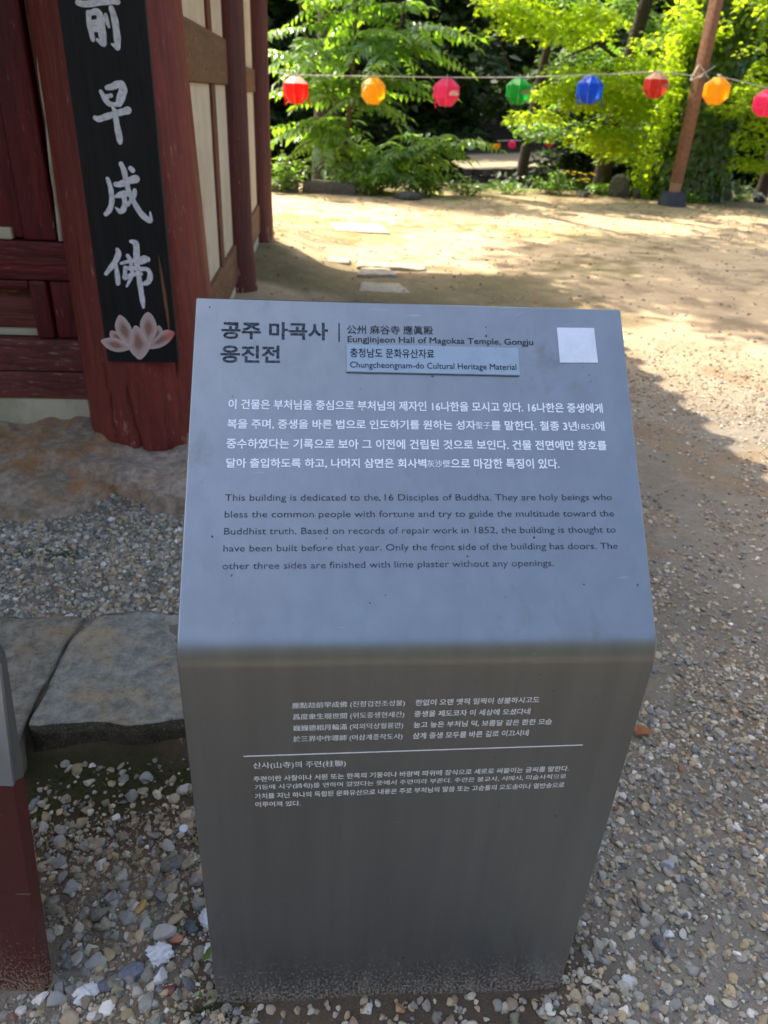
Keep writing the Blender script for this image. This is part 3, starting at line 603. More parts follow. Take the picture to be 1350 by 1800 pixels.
# ------------------------------------------------------------------ footing stones and slabs
def boulder(name, outline, ztop, zbot, mat, label, seed, cat='stone', bulge=0.05, rough=0.02, parent=None, tilt=(0, 0), sharp=False, side=None):
    """irregular flat-topped stone from an (a,b) outline"""
    pts = np.array(outline, float); n = 72; d = np.concatenate([[0], np.cumsum(np.hypot(*np.diff(np.vstack([pts, pts[:1]]), axis=0).T))])
    t = np.linspace(0, d[-1], n, endpoint=False); loop = np.vstack([pts, pts[:1]])
    P = np.stack([np.interp(t, d, loop[:, 0]), np.interp(t, d, loop[:, 1])], -1)
    for _ in range(0 if sharp else 1): P = 0.5*P+0.25*np.roll(P, 1, 0)+0.25*np.roll(P, -1, 0)
    cen = P.mean(0); rings = []; Vs = []
    for (k, zz, sc) in [(0, zbot, 1+bulge*0.6), (1, zbot+(ztop-zbot)*0.35, 1+bulge), (2, zbot+(ztop-zbot)*0.7, 1+bulge*0.6), (3, ztop-(0.005 if sharp else 0.012), 1.0), (4, ztop, 0.985 if sharp else 0.965)] + [(5, ztop, s_) for s_ in (0.9, 0.82, 0.72, 0.6, 0.48, 0.36, 0.24, 0.12)]:
        Q = cen+(P-cen)*sc
        for q in Q:
            f = mnoise.fractal(Vector((q[0]*5+seed, q[1]*5, zz*9)), 1.0, 2.1, 5); g = mnoise.noise(Vector((q[0]*1.8+seed*2, q[1]*1.8, 3)))
            vo = mnoise.noise(Vector((q[0]*7+seed, q[1]*7, zz*8)), noise_basis='VORONOI_F2F1'); f = f*0.7+0.5*vo-0.15
            step = 0.5*abs((f*2.5) % 1-0.5)
            if k >= 4: Vs.append(W(q[0], q[1], zz+rough*(f+g)+rough*0.5*step+tilt[0]*(q[0]-cen[0])+tilt[1]*(q[1]-cen[1])))
            else: Vs.append(W(q[0]+rough*1.3*f, q[1]+rough*1.3*f, zz+(rough*g+tilt[0]*(q[0]-cen[0])+tilt[1]*(q[1]-cen[1]))*(k/4)))
    nr = len(Vs)//n; Fc = []
    for r_ in range(nr-1):
        for s in range(n): i = r_*n+s; j = r_*n+(s+1) % n; Fc.append((i, j, j+n, i+n))
    Vs.append(sum((Vs[(nr-1)*n+s] for s in range(n)), Vector())/n)
    me = bpy.data.meshes.new(name); me.from_pydata([v[:] for v in Vs], [], Fc+[((nr-1)*n+s, (nr-1)*n+(s+1) % n, len(Vs)-1) for s in range(n)])
    me.update(); me.polygons.foreach_set('use_smooth', [True]*len(me.polygons))
    if side is not None:
        me.materials.append(mat); me.materials.append(side)
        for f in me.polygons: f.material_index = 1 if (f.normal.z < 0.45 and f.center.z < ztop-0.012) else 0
    o = link(name, me, mat, parent)
    if label: tag(o, label, cat)
    return o
boulder('footing_stone', [(-1.42, 2.98), (-1.36, 2.55), (-1.16, 2.30), (-0.95, 2.24), (-0.80, 2.31), (-0.70, 2.45), (-0.66, 2.62), (-0.74, 2.80), (-0.9, 2.92), (-1.1, 3.0)], 0.19, 0.0, M['rock_rust'],
        'big rust stained boulder under the white plaster base, in front of the red door', 3, bulge=0.05, rough=0.034, tilt=(0, 0.10))
boulder('footing_stone', [(-0.98, 2.62), (-0.72, 2.42), (-0.55, 2.30), (-0.32, 2.26), (-0.22, 2.45), (-0.22, 2.85), (-0.32, 3.15), (-0.7, 3.25), (-0.98, 3.1)], 0.19, 0.02, M['rock_grey'],
        'broad brown grey footing stone carrying the thick red pillar', 9, bulge=0.06, rough=0.026)
boulder('step_slab', [(-0.655, 1.29), (-0.65, 1.45), (-0.645, 1.60), (-0.60, 1.70), (-0.47, 1.715), (-0.35, 1.70), (-0.02, 1.70), (0.02, 1.45), (0.0, 1.31), (-0.3, 1.30), (-0.42, 1.285), (-0.5, 1.305)], 0.120, -0.02, M['slab'],
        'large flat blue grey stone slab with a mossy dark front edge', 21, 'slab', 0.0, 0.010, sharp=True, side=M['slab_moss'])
boulder('step_slab', [(-1.1, 1.22), (-1.1, 1.66), (-0.88, 1.70), (-0.75, 1.685), (-0.645, 1.69), (-0.66, 1.60), (-0.668, 1.48), (-0.672, 1.36), (-0.668, 1.25), (-0.72, 1.20), (-0.95, 1.15)], 0.115, -0.02, M['slab_warm'],
        'rough sandy stone slab at the left edge, behind the grey topped sign', 27, 'slab', 0.0, 0.014, sharp=True)
for (ol, lb, sd_) in [([(0.30, 6.72), (0.36, 7.05), (0.62, 7.08), (0.68, 6.78)], 'pale flat stepping stone just inside the shadow edge, the farther of two', 31),
                      ([(0.30, 6.12), (0.33, 6.45), (0.66, 6.48), (0.72, 6.12)], 'pale flat stepping stone right behind the top edge of the sign', 32),
                      ([(0.15, 9.2), (0.1, 9.75), (0.72, 9.8), (0.8, 9.1)], 'worn pale paving slab in the sunlit yard', 33)]:
    boulder('stepping_stone', ol, 0.020, -0.06, M['pave'], lb, sd_, 'stepping stone', 0.0, 0.006)
for (a0, a1, b0, lb) in [(-0.42, 0.28, 7.32, 'long pale kerb stone lying at the shadow edge beside the rear corner post'), (0.32, 0.98, 7.10, 'second pale kerb stone lying along the shadow edge in the yard')]:
    boulder('kerb_stone', [(a0, b0), (a0+0.02, b0+0.24), (a1, b0+0.16), (a1-0.02, b0-0.08)], 0.030, -0.06, M['pave'], lb, int(a0*50+90), 'kerb stone', 0.0, 0.008)

# ------------------------------------------------------------------ the hall
hall = empty('temple_hall', (0, 0, 0), TH)
tag(hall, 'red timbered temple hall with cream plaster walls at the left', 'temple hall')
def pillar(a, b, z0, z1, rads, mat, lean=(0, 0), seed=0, label=None, cracks=()):
    n = 300 if cracks else 48; zs = np.concatenate([np.linspace(z0, z0+0.12, 7), np.linspace(z0+0.15, z0+1.5, 34 if cracks else 12), np.linspace(z0+1.6, z1, 14)])
    V = []; F = []
    for z in zs:
        r = np.interp(z, [q[0] for q in rads], [q[1] for q in rads])
        if z < z0+0.05: r *= 0.985+0.3*(z-z0)
        for s in range(n):
            an = 2*math.pi*s/n
            k = mnoise.noise(Vector((math.cos(an)*1.5+seed, math.sin(an)*1.5, z*0.5)))*0.010 + mnoise.noise(Vector((math.cos(an)*6+seed, math.sin(an)*6, z*0.9)))*0.0035
            for (ca, w_, za, zb, dr) in cracks:
                if za < z < zb:
                    q_ = ca+dr*(z-za)+0.02*math.sin(z*14+ca*5)+0.012*math.sin(z*37); e_ = abs((an-q_+math.pi) % (2*math.pi)-math.pi)*r/(w_*min(1, (z-za)*9+0.3, (zb-z)*5))
                    if e_ < 1: k -= 0.022*(1-e_)
            V.append((a+lean[0]*(z-z0)+(r+k)*math.cos(an), b+lean[1]*(z-z0)+(r+k)*math.sin(an), z))
    for i in range(len(zs)-1):
        for s in range(n): p = i*n+s; q = i*n+(s+1) % n; F.append((p, q, q+n, p+n))
    o = link('pillar', mesh_np('pillar', V, F, True), mat, hall)
    if label: o['label'] = label
    return o
pillar(-0.67, 2.90, 0.17, 3.3, [(0.17, 0.262), (0.6, 0.255), (1.5, 0.232), (3.3, 0.222)], M['pillar'], (-0.012, 0), 1, 'thick round red front corner pillar', [(-1.62, 0.006, 0.1, 0.52, -0.30), (-1.0, 0.007, 0.45, 1.7, 0.05), (-2.3, 0.004, 0.75, 0.98, -0.1), (-1.25, 0.004, 0.1, 0.33, 0.1), (-2.0, 0.004, 0.16, 0.5, -0.2)])
pillar(-0.625, 5.42, 0.14, 3.3, [(0.17, 0.165), (0.5, 0.145), (3.3, 0.14)], M['post'], (0, 0), 2, 'dark weathered middle post with peeling foot')
pillar(-0.64, 7.50, 0.10, 3.3, [(0.17, 0.18), (0.5, 0.17), (3.3, 0.165)], M['post'], (0, 0), 3, 'rear corner post')
for x in (-3.4, -6.1, -8.8):
    pillar(x, 2.90, 0.17, 3.3, [(0.17, 0.262), (3.3, 0.222)], M['pillar'], (0, 0), x)
# cracks on the big pillar: thin dark grooves are slits of shade
aw = -0.60
def hb(name, lo, hi, mat, bev=0.004, label=None, jit=0.0):
    o = box(name, lo, hi, mat, hall, bev, jit)
    if label: o['label'] = label
    return o
# side wall, bay one (front) and bay two (rear)
for (b0, b1, zr0, zr1, stud) in ((3.10, 5.31, 1.42, 1.655, 4.62), (5.53, 7.37, 1.385, 1.55, None)):
    hb('sill_beam', (aw-0.16, b0, 0.25), (aw+0.022, b1, 0.485), M['beam'])
    hb('lime_base', (aw-0.14, b0, 0.02), (aw+0.004, b1, 0.247), M['lime_base'], 0.01)
    hb('mid_rail', (aw-0.12, b0, zr0), (aw+0.020, b1, zr1), M['beam'])
    hb('head_beam', (aw-0.13, b0, 2.62), (aw+0.03, b1, 2.9), M['beam'])
    hb('plaster_wall', (aw-0.10, b0, 2.902), (aw, b1, 3.3), M['lime'], 0)
    if stud:
        hb('stud', (aw-0.06, stud-0.075, 0.487), (aw+0.014, stud+0.075, zr0-0.002), M['stud'])
        hb('stud', (aw-0.06, stud-0.075, zr1+0.002), (aw+0.014, stud+0.075, 2.618), M['stud'])
        segs = ((b0, stud-0.077), (stud+0.077, b1))
    else: segs = ((b0, b1),)
    for s0, s1 in segs:
        hb('plaster_wall', (aw-0.10, s0, 0.487), (aw, s1, zr0-0.002), M['lime'], 0.003)
        hb('plaster_wall', (aw-0.10, s0, zr1+0.002), (aw, s1, 2.618), M['lime'], 0.003)
# rear wall, left wall (out of the picture, they keep the inside dark)
hb('plaster_wall', (-8.9, 7.42, 0.0), (-0.80, 7.54, 3.3), M['lime'], 0)
hb('plaster_wall', (-8.96, 3.0, 0.0), (-8.84, 7.4, 3.3), M['lime'], 0)
# front: threshold, rails, door leaf
F0 = 2.86
def fb(name, a0, a1, z0, z1, front, back=None, mat=None, bev=0.005, label=None, jit=0.0):
    return hb(name, (a0, front, z0), (a1, back or F0+0.10, z1), mat, bev, label, jit)
door = empty('door'); door.parent = hall
fb('lime_base', -3.2, -0.90, 0.10, 0.297, F0+0.005, mat=M['lime_base'], bev=0.012, label='cream lime plaster base under the threshold')
fb('threshold_beam', -3.2, -0.90, 0.30, 0.408, F0-0.005, mat=M['doorx_dull'], bev=0.006, label='lower threshold beam, dull red')
fb('threshold_beam', -3.2, -0.90, 0.412, 0.536, F0-0.012, mat=M['doorx_dull'], bev=0.008, label='upper threshold beam, worn purplish red')
fb('backing_ledge', -3.2, -1.084, 0.54, 0.565, F0+0.03, mat=M['lime_base'], bev=0.004, label='pale grey dusty ledge')
fb('recessed_panel', -3.2, -1.078, 0.566, 0.735, F0+0.045, mat=M['panelx'], bev=0.003)
def dpart(name, a0, a1, z0, z1, front, mat, bev=0.008, back=F0+0.08, taper=0.0, label=None):
    bm = bmesh.new(); vs = box_bm(bm, (a0, front, z0), (a1, back, z1))
    if taper:
        for v in vs:
            if v.co.z < (z0+z1)/2 : v.co.x += taper if v.co.x > (a0+a1)/2 else 0
    bmesh.ops.bevel(bm, geom=list(bm.edges), offset=bev, segments=3, affect='EDGES', profile=0.6)
    o = link(name, from_bm(name, bm, 40), mat, door)
    if label: o['label'] = label
    return o
dpart('door_rail', -1.98, -0.905, 0.757, 0.893, F0-0.012, M['doorx'], label='glossy red rail with wavy grain')
dpart('door_rail', -1.98, -1.075, 0.722, 0.755, F0-0.004, M['doorx'])
dpart('door_stile', -1.074, -1.010, 0.538, 0.756, F0-0.010, M['door'], 0.014)
dpart('door_stile', -1.006, -0.905, 0.538, 0.756, F0+0.004, M['door'], 0.012)
dpart('door_stile', -1.060, -0.946, 0.895, 3.0, F0-0.004, M['door'], 0.010)
dpart('door_stile', -1.90, -1.74, 0.895, 3.0, F0-0.004, M['door'], 0.010)
for x0, x1 in ((-1.738, -1.52), (-1.518, -1.29), (-1.288, -1.065)):
    dpart('door_board', x0, x1, 0.900, 3.0, F0+0.018, M['door'], 0.004)
dpart('door_rail', -1.735, -1.065, 1.32, 1.40, F0+0.004, M['doorx'])
dpart('door_board', -1.30, -1.10, 0.895, 0.935, F0-0.001, M['lime_base'], 0.006)
# pale weathered strip between door and pillar
pts = []; 
for i in range(30):
    z = 0.90+i*0.075; a = -0.928 + 0.030*(min(z, 1.7)-0.9)/0.7 + 0.002*math.sin(i*1.7)
    pts.append((a, F0-0.016, z))
V, Fc = tube_np(pts, [0.0085+0.002*math.sin(i*2.1) for i in range(30)], 6)
st = link('pale_edge_strip', mesh_np('pale_edge_strip', V, Fc, True), M['lime_base'], hall); st['label'] = 'pale cracked strip between door and pillar'
fb('jamb', -0.938, -0.88, 0.895, 3.0, F0+0.02, mat=M['stud'])
hb('lintel_beam', (-8.8, F0-0.06, 3.002), (-0.45, F0+0.10, 3.28), M['pillar'])
for x0, x1 in ((-6.0, -3.5), (-8.7, -6.2)):
    fb('wall_boards', x0, x1, 0.1, 3.0, F0, mat=M['panelx'])
fb('wall_boards', -3.2, -1.99, 0.54, 3.0, F0+0.01, mat=M['panelx'])
# roof
RA0, RA1, RB0, RB1, EAVE = -10.0, 0.40, 1.20, 8.60, 3.15
def roof_z(a, b):
    d = min(RA1-a, a-RA0, b-RB0, RB1-b); d = max(d, 0)
    ca = min(RA1-a, a-RA0); cb = min(b-RB0, RB1-b)
    up = 0.18*math.exp(-max(ca, 0)/1.5)*math.exp(-max(cb, 0)/1.5)
    return EAVE + 2.5*(1-math.exp(-d*0.30)) + 0.06*d + up
na, nb = 72, 50
ag = np.linspace(RA0, RA1, na); bg_ = np.linspace(RB0, RB1, nb); Vt = []; 
def warp(a, b):
    ca = min(RA1-a, a-RA0); cb = min(b-RB0, RB1-b); ext = 0.05*math.exp(-max(ca, 0)/1.2)*math.exp(-max(cb, 0)/1.2)
    return a+(ext if a > (RA0+RA1)/2 else -ext)*1.0, b+(ext if b > (RB0+RB1)/2 else -ext)*0.9
for off in (0.0, -0.16):
    for i in range(na):
        for j in range(nb):
            wa, wb = warp(ag[i], bg_[j]); Vt.append((wa, wb, roof_z(ag[i], bg_[j])+off))
Ft = []; K = na*nb
for i in range(na-1):
    for j in range(nb-1):
        q = i*nb+j; Ft.append((q, q+nb, q+nb+1, q+1)); Ft.append((K+q, K+q+1, K+q+nb+1, K+q+nb))
for i in range(na-1):
    for j in (0, nb-1): q = i*nb+j; Ft.append((q, q+nb, K+q+nb, K+q))
for j in range(nb-1):
    for i in (0, na-1): q = i*nb+j; Ft.append((q, q+1, K+q+1, K+q))
roof = link('roof', mesh_np('roof', Vt, Ft), M['tile'], hall)
rib = []
for a in np.arange(RA0+0.1, RA1, 0.30):
    for b0, b1 in ((RB0-0.05, (RB0+RB1)/2), (RB1+0.05, (RB0+RB1)/2)):
        P = []
        for t in np.linspace(0, 1, 10):
            b = b0+(b1-b0)*t; wa, wb = warp(a, min(max(b, RB0), RB1)); P.append((wa, wb+(b-min(max(b, RB0), RB1)), roof_z(a, b)+0.03))
        rib.append((P, 0.075))
for b in np.arange(RB0+0.15, RB1, 0.30):
    P = []
    for t in np.linspace(0, 1, 8):
        a = RA1+0.03-2.6*t; ac = min(a, RA1); wa, wb = warp(ac, b); P.append((wa+(a-ac), wb, roof_z(ac, b)+0.03))
    rib.append((P, 0.075))
tl = tubes('roof_tile_rows', rib, M['tile'], roof, 6); tl['kind'] = 'stuff'
raf = []
for b in np.arange(RB0+0.2, RB1, 0.33):
    raf.append(([(-0.7, b, EAVE+0.05), (RA1-0.1, b, EAVE-0.17+ (0.3*math.exp(-min(b-RB0, RB1-b)/0.9)))], 0.05))
for a in np.arange(RA0+0.4, RA1-0.9, 0.33):
    raf.append(([(a, 3.0, EAVE+0.12), (a, RB0+0.1, EAVE-0.17)], 0.05)); raf.append(([(a, 7.4, EAVE+0.12), (a, RB1-0.1, EAVE-0.17)], 0.05))
rf = tubes('rafters', raf, M['pillar'], hall, 8); rf['kind'] = 'stuff'

# ------------------------------------------------------------------ the black board on the pillar
BX, BY = -0.6385, 2.63                       # centre across, face distance (hall coordinates)
board = empty('hanging_board', W(BX, BY, 0.52), TH)
tag(board, 'long black board with white brush calligraphy and a lotus, hung on the red pillar', 'calligraphy board')
ob = box('board_plank', (-0.1245, 0.0, 0.01), (0.1225, 0.028, 2.30), M['board'], board, 0.004); 
bfm = bmesh.new(); bfm.faces.new([bfm.verts.new((x, -0.0008, z)) for x, z in ((0.101, 0.10), (0.106, 0.16), (0.104, 0.25), (0.098, 0.33), (0.0905, 0.39), (0.089, 0.33), (0.092, 0.25), (0.098, 0.16))]); bf = link('bare_wood_patch', from_bm('bare_wood_patch', bfm), M['beam'], board); bf['label'] = 'brown bare wood streak where the black paint has gone'
def brush_character(name, strokes, label):
    """each stroke a tapering ribbon with round ends, laid a hair above the one before"""
    VV = []; FF = []
    for k, st_ in enumerate(strokes):
        P = np.array([(p[0], p[1]) for p in st_]); w = np.array([p[2] for p in st_])*0.00168
        # smooth resample
        m = 8*(len(P)-1)+1; t = np.linspace(0, len(P)-1, m); q = []
        for tt in t:
            i = min(int(tt), len(P)-2); f = tt-i; p0 = P[max(i-1, 0)]; p1 = P[i]; p2 = P[i+1]; p3 = P[min(i+2, len(P)-1)]
            q.append(0.5*((2*p1)+(-p0+p2)*f+(2*p0-5*p1+4*p2-p3)*f*f+(-p0+3*p1-3*p2+p3)*f**3))
        q = np.array(q); ww = np.interp(t, np.arange(len(P)), w)
        d = np.gradient(q, axis=0); d /= np.linalg.norm(d, axis=1)[:, None]+1e-9; nrm = np.stack([-d[:, 1], d[:, 0]], -1)
        ww = ww*(1+0.05*np.sin(t*5+k)); y = -0.0008-0.00022*k
        L = q+nrm*ww[:, None]/2; R_ = q-nrm*ww[:, None]/2; base = len(VV)
        out = list(L)
        def arc(c, dir0, r, flip):
            a0 = math.atan2(dir0[1], dir0[0]); return [c+r*np.array([math.cos(a0-flip*math.pi*i/8), math.sin(a0-flip*math.pi*i/8)]) for i in range(1, 8)]
        out += arc(q[-1], nrm[-1], ww[-1]/2, 1); out += list(R_[::-1]); out += arc(q[0], -nrm[0], ww[0]/2, 1)
        for p in out: VV.append((p[0], y, p[1]-0.52))
        ne = 7; L0 = base; nL = len(L)
        for i in range(nL-1):
            FF.append((L0+i, L0+i+1, L0+nL+ne+nL-2-i)); FF.append((L0+i, L0+nL+ne+nL-2-i, L0+nL+ne+nL-1-i))
        e = [L0+nL-1]+[L0+nL+i for i in range(ne)]+[L0+nL+ne]
        for i in range(1, len(e)-1): FF.append((e[0], e[i], e[i+1]))
        s0 = L0+nL+ne+nL; e = [L0+nL+ne+nL-1]+[s0+i for i in range(ne)]+[L0]
        for i in range(1, len(e)-1): FF.append((e[0], e[i], e[i+1]))
    o = link(name, mesh_np(name, VV, FF), M['brush'], board); o['label'] = label
for k, lb in (('jeon', 'topmost white brushed character'), ('jo', 'white brushed character 早'), ('seong', 'white brushed character 成'), ('bul', 'white brushed character 佛')):
    brush_character('brushed_character', STROKES[k], lb)
lotus = empty('lotus_flower'); lotus.parent = board
pink = np.array(L3(206, 180, 172)); core = np.array(L3(150, 112, 98)); rim = np.array(L3(222, 208, 208)); redc = np.array(L3(224, 110, 110))
for k, (nm, pg) in enumerate(PETALS.items()):
    P = np.array(pg); m = len(P)*5
    cl = np.vstack([P[-2:], P, P[:3]]); Q = []
    for i in range(len(P)):
        p0, p1, p2, p3 = cl[i+1], cl[i+2], cl[i+3], cl[(i+4) if i+4 < len(cl) else -1]
        for f in np.arange(0, 1, 0.2): Q.append(0.5*((2*p1)+(-p0+p2)*f+(2*p0-5*p1+4*p2-p3)*f*f+(-p0+3*p1-3*p2+p3)*f**3))
    Q = np.array(Q); cen = Q.mean(0); order = {'mid': 7, 'tall_l': 5, 'tall_r': 5.4, 'outer_l': 4, 'outer_r': 4.4, 'small_l': 2, 'small_r': 2.4}[nm]
    V = []; Cc = []; F = []; n = len(Q)
    for r_, sc in enumerate((1.0, 0.90, 0.6, 0.3)):
        for q in Q:
            p = cen+(q-cen)*sc; V.append((p[0], -0.0012-order*0.0007-(1-sc)*0.0006, p[1]-0.52))
            c = (rim, pink, pink*0.75+core*0.25, core)[r_]
            if nm == 'outer_r': c = c*(1-sst(0.085, 0.12, q[0]))+redc*sst(0.085, 0.12, q[0]) if r_ < 3 else c
            Cc.append(c)
    V.append((cen[0], -0.0012-order*0.0007-0.0008, cen[1]-0.52)); Cc.append(core*np.array([1.1, 0.85, 0.8]))
    for r_ in range(3):
        for i in range(n): p = r_*n+i; q = r_*n+(i+1) % n; F.append((p, q, q+n)); F.append((p, q+n, p+n))
    for i in range(n): F.append((3*n+i, 3*n+(i+1) % n, 4*n))
    o = link('petal', mesh_np('petal', V, F, True, np.array(Cc)), M['petal'], lotus)
    if nm == 'outer_r': o['label'] = 'petal with a red tinted tip'

# ------------------------------------------------------------------ the information sign
B0 = Vector((0.0599, 0.7321, 0.0)); HB, SD, HT, SW = 0.7884, 0.3468, 1.143, 0.308
sign = empty('information_sign', (B0.x, B0.y, 0), TH)
tag(sign, 'grey metal information sign with a sloping top panel and Korean and English text', 'information sign')
sl = math.hypot(SD, HT-HB); cs, sn = SD/sl, (HT-HB)/sl; ang = math.atan2(sn, cs)   # slope direction in (b, z)
R_ = 0.055; tl_ = R_*math.tan((math.pi/2-ang)/2)
prof = [(0, -0.04), (0, HB-tl_-0.003), (0, HB-tl_)]
cy, cz = R_, HB-tl_
for i in range(1, 13):
    t = (math.pi/2-ang)*i/12; prof.append((cy-R_*math.cos(t), cz+R_*math.sin(t)))
lx, lz = prof[-1]; prof.append((lx+cs*0.003, lz+sn*0.003))
prof += [(SD-cs*0.004, HT-sn*0.004), (SD, HT), (SD+0.010, HT-0.012), (SD-0.02, HT-0.05), (0.13, HB-0.08), (0.13, -0.04)]
bm = bmesh.new(); L_ = [bm.verts.new((-SW, y, z)) for y, z in prof]; Rr = [bm.verts.new((SW, y, z)) for y, z in prof]
m = len(prof)
for i in range(m): j = (i+1) % m; bm.faces.new((L_[i], L_[j], Rr[j], Rr[i]))
bm.faces.new(L_); bm.faces.new(Rr[::-1])
me = from_bm('sign_shell', bm, 25); shell = link('sign_shell', me, M['sign'], sign)
bv = shell.modifiers.new('edge', 'BEVEL'); bv.width = 0.0025; bv.segments = 3; bv.limit_method = 'ANGLE'; bv.angle_limit = math.radians(50)
panel_rot = Matrix.Rotation(ang, 4, 'X')
panel_mat = Matrix.Translation((0, 0, HB)) @ panel_rot                      # x across, y up the slope, z outwards
body_mat = Matrix.Rotation(math.pi/2, 4, 'X')                                # x across, y up, z towards the reader
INK = {'d': M['ink_d'], 'w': M['ink_w'], 'k': M['ink_k']}
def text_mesh(txt, bold):
    cu = bpy.data.curves.new('lettering', 'FONT'); cu.body = txt; cu.size = 1.0; cu.resolution_u = 3; cu.offset = (0.018 if not any(0x4e00 <= ord(q_) < 0xa000 for q_ in txt) else 0.0)*bold*1.4
    if txt[0].isascii(): cu.offset = 0.0
    cu.fill_mode = 'FRONT'
    o = bpy.data.objects.new('tmp', cu); COL.objects.link(o)
    dg = bpy.context.evaluated_depsgraph_get(); me = bpy.data.meshes.new_from_object(o.evaluated_get(dg)); 
    bpy.data.objects.remove(o); bpy.data.curves.remove(cu)
    n = len(me.vertices); co = np.zeros(n*3, np.float32); me.vertices.foreach_get('co', co); return me, co.reshape(-1, 3)
def letter(txt, x0, y0, x1, y1, h, col, bold, base, parent, lift, mats=INK, name='lettering'):
    me, co = text_mesh(txt, bold)
    cjk = any(ord(ch_) > 0x2e80 for ch_ in txt)
    mn, mx = co.min(0), co.max(0)
    sx = math.hypot(x1-x0, y1-y0)/(mx[0]-mn[0])
    if cjk: sy = h/(mx[1]-mn[1]) if ',' not in txt and '(' not in txt else h*1.08/(mx[1]-mn[1]); yb = mn[1]; 
    else: sy = h/0.73; yb = 0.0
    if cjk and len(txt) > 12 and '(' not in txt: yb = mn[1]; sy = h*1.05/(mx[1]-mn[1])
    an = math.atan2(y1-y0, x1-x0); X_ = (co[:, 0]-mn[0])*sx; Y_ = (co[:, 1]-yb)*sy
    if not cjk and txt[0].isdigit(): pass
    co2 = np.stack([x0+X_*math.cos(an)-Y_*math.sin(an), y0+X_*math.sin(an)+Y_*math.cos(an), np.full(len(co), lift)], -1).astype(np.float32)
    me.vertices.foreach_set('co', co2.ravel())
    if bold >= 0.4 and (txt[0].isascii() or any(0x4e00 <= ord(q_) < 0xa000 for q_ in txt)):      # heavier strokes: a second pass of print beside the first
        bm = bmesh.new(); bm.from_mesh(me); g = bmesh.ops.duplicate(bm, geom=bm.verts[:]+bm.edges[:]+bm.faces[:])['geom']
        bmesh.ops.translate(bm, verts=[v for v in g if isinstance(v, bmesh.types.BMVert)], vec=(sx*0.028, 0, 0.00012)); bm.to_mesh(me); bm.free()
    me.transform(base); me.materials.clear()
    o = link(name, me, mats[col], parent); return o
for r in PANEL_TEXT: letter(*r, panel_mat, sign, 0.0005)
pl = bmesh.new()
def slab_poly(name, poly, t, base, mat, parent, z0=0.0003, bev=0.0):
    bm = bmesh.new(); lo = [bm.verts.new((x, y, z0)) for x, y in poly]; hi = [bm.verts.new((x, y, z0+t)) for x, y in poly]; k = len(poly)
    bm.faces.new(lo[::-1]); bm.faces.new(hi)
    for i in range(k): bm.faces.new((lo[i], lo[(i+1) % k], hi[(i+1) % k], hi[i]))
    if bev: bmesh.ops.bevel(bm, geom=list(bm.edges), offset=bev, segments=2, affect='EDGES')
    me = from_bm(name, bm); me.transform(base); return link(name, me, mat, parent)
plate = slab_poly('label_plate', PLATE, 0.003, panel_mat, M['plate'], sign, bev=0.0006); plate['label'] = 'pale added plate with dark text'
for r in PLATE_TEXT: letter(*r, panel_mat, plate, 0.0038)
stk = slab_poly('paper_sticker', STICKER, 0.0006, panel_mat, M['sticker'], sign); stk['label'] = 'square white sticker'
(bx0, by0), (bx1, by1) = BAR; slab_poly('divider_bar', [(bx0-0.0010, by1), (bx0+0.0010, by1), (bx0+0.0010, by0), (bx0-0.0010, by0)], 0.0003, panel_mat, M['ink_d'], sign)
INKB = {'w': M['ink_r']}
for r in BODY_TEXT: letter(*r, body_mat, sign, 0.0005, INKB)
(rx0, ry0), (rx1, ry1) = RULE
slab_poly('divider_rule', [(rx0, ry0-0.0009), (rx1, ry1-0.0009), (rx1, ry1+0.0009), (rx0, ry0+0.0009)], 0.0003, body_mat, M['ink_r'], sign)
# ------------------------------------------------------------------ second sign at the left edge
neigh = empty('small_sign', (0, 0, 0), 0.0); tag(neigh, 'dark red sign board with a grey folded metal top, cut by the left edge', 'sign board')
def prism(name, front, depth, mat, y0=0.71):
    """front outline in (x, z); straight back by depth, right vertical edge chamfered"""
    bm = bmesh.new(); f = [bm.verts.new((x, y0, z)) for x, z in front]; g = [bm.verts.new((x+0.011 if i in (1, 2) else x, y0+0.012, z+0.001)) for i, (x, z) in enumerate(front)]
    h = [bm.verts.new((x-(0.12 if i in (1, 2) else 0), y0+depth, z)) for i, (x, z) in enumerate(front)]; k = len(front)
    bm.faces.new(f); bm.faces.new(h[::-1])
    for A_, B_ in ((f, g), (g, h)):
        for i in range(k): bm.faces.new((A_[i], B_[i], B_[(i+1) % k], A_[(i+1) % k]))
    return link(name, from_bm(name, bm), mat, neigh)
prism('sign_body', [(-1.0, -0.03), (-0.556, -0.03), (-0.503, 0.533), (-1.0, 0.533)], 0.16, M['neigh_red'])
prism('metal_top', [(-1.0, 0.535), (-0.5015, 0.535), (-0.482, 0.76), (-1.0, 0.76)], 0.17, M['neigh_grey'], 0.708)
o = box('top_panel', (-1.0, 0.700, 0.537), (-0.4965, 0.7065, 0.757), M['neigh_blue'], neigh, 0.001)
for v in o.data.vertices:
    if v.co.z > 0.6 and v.co.x > -0.8: v.co.x += 0.026

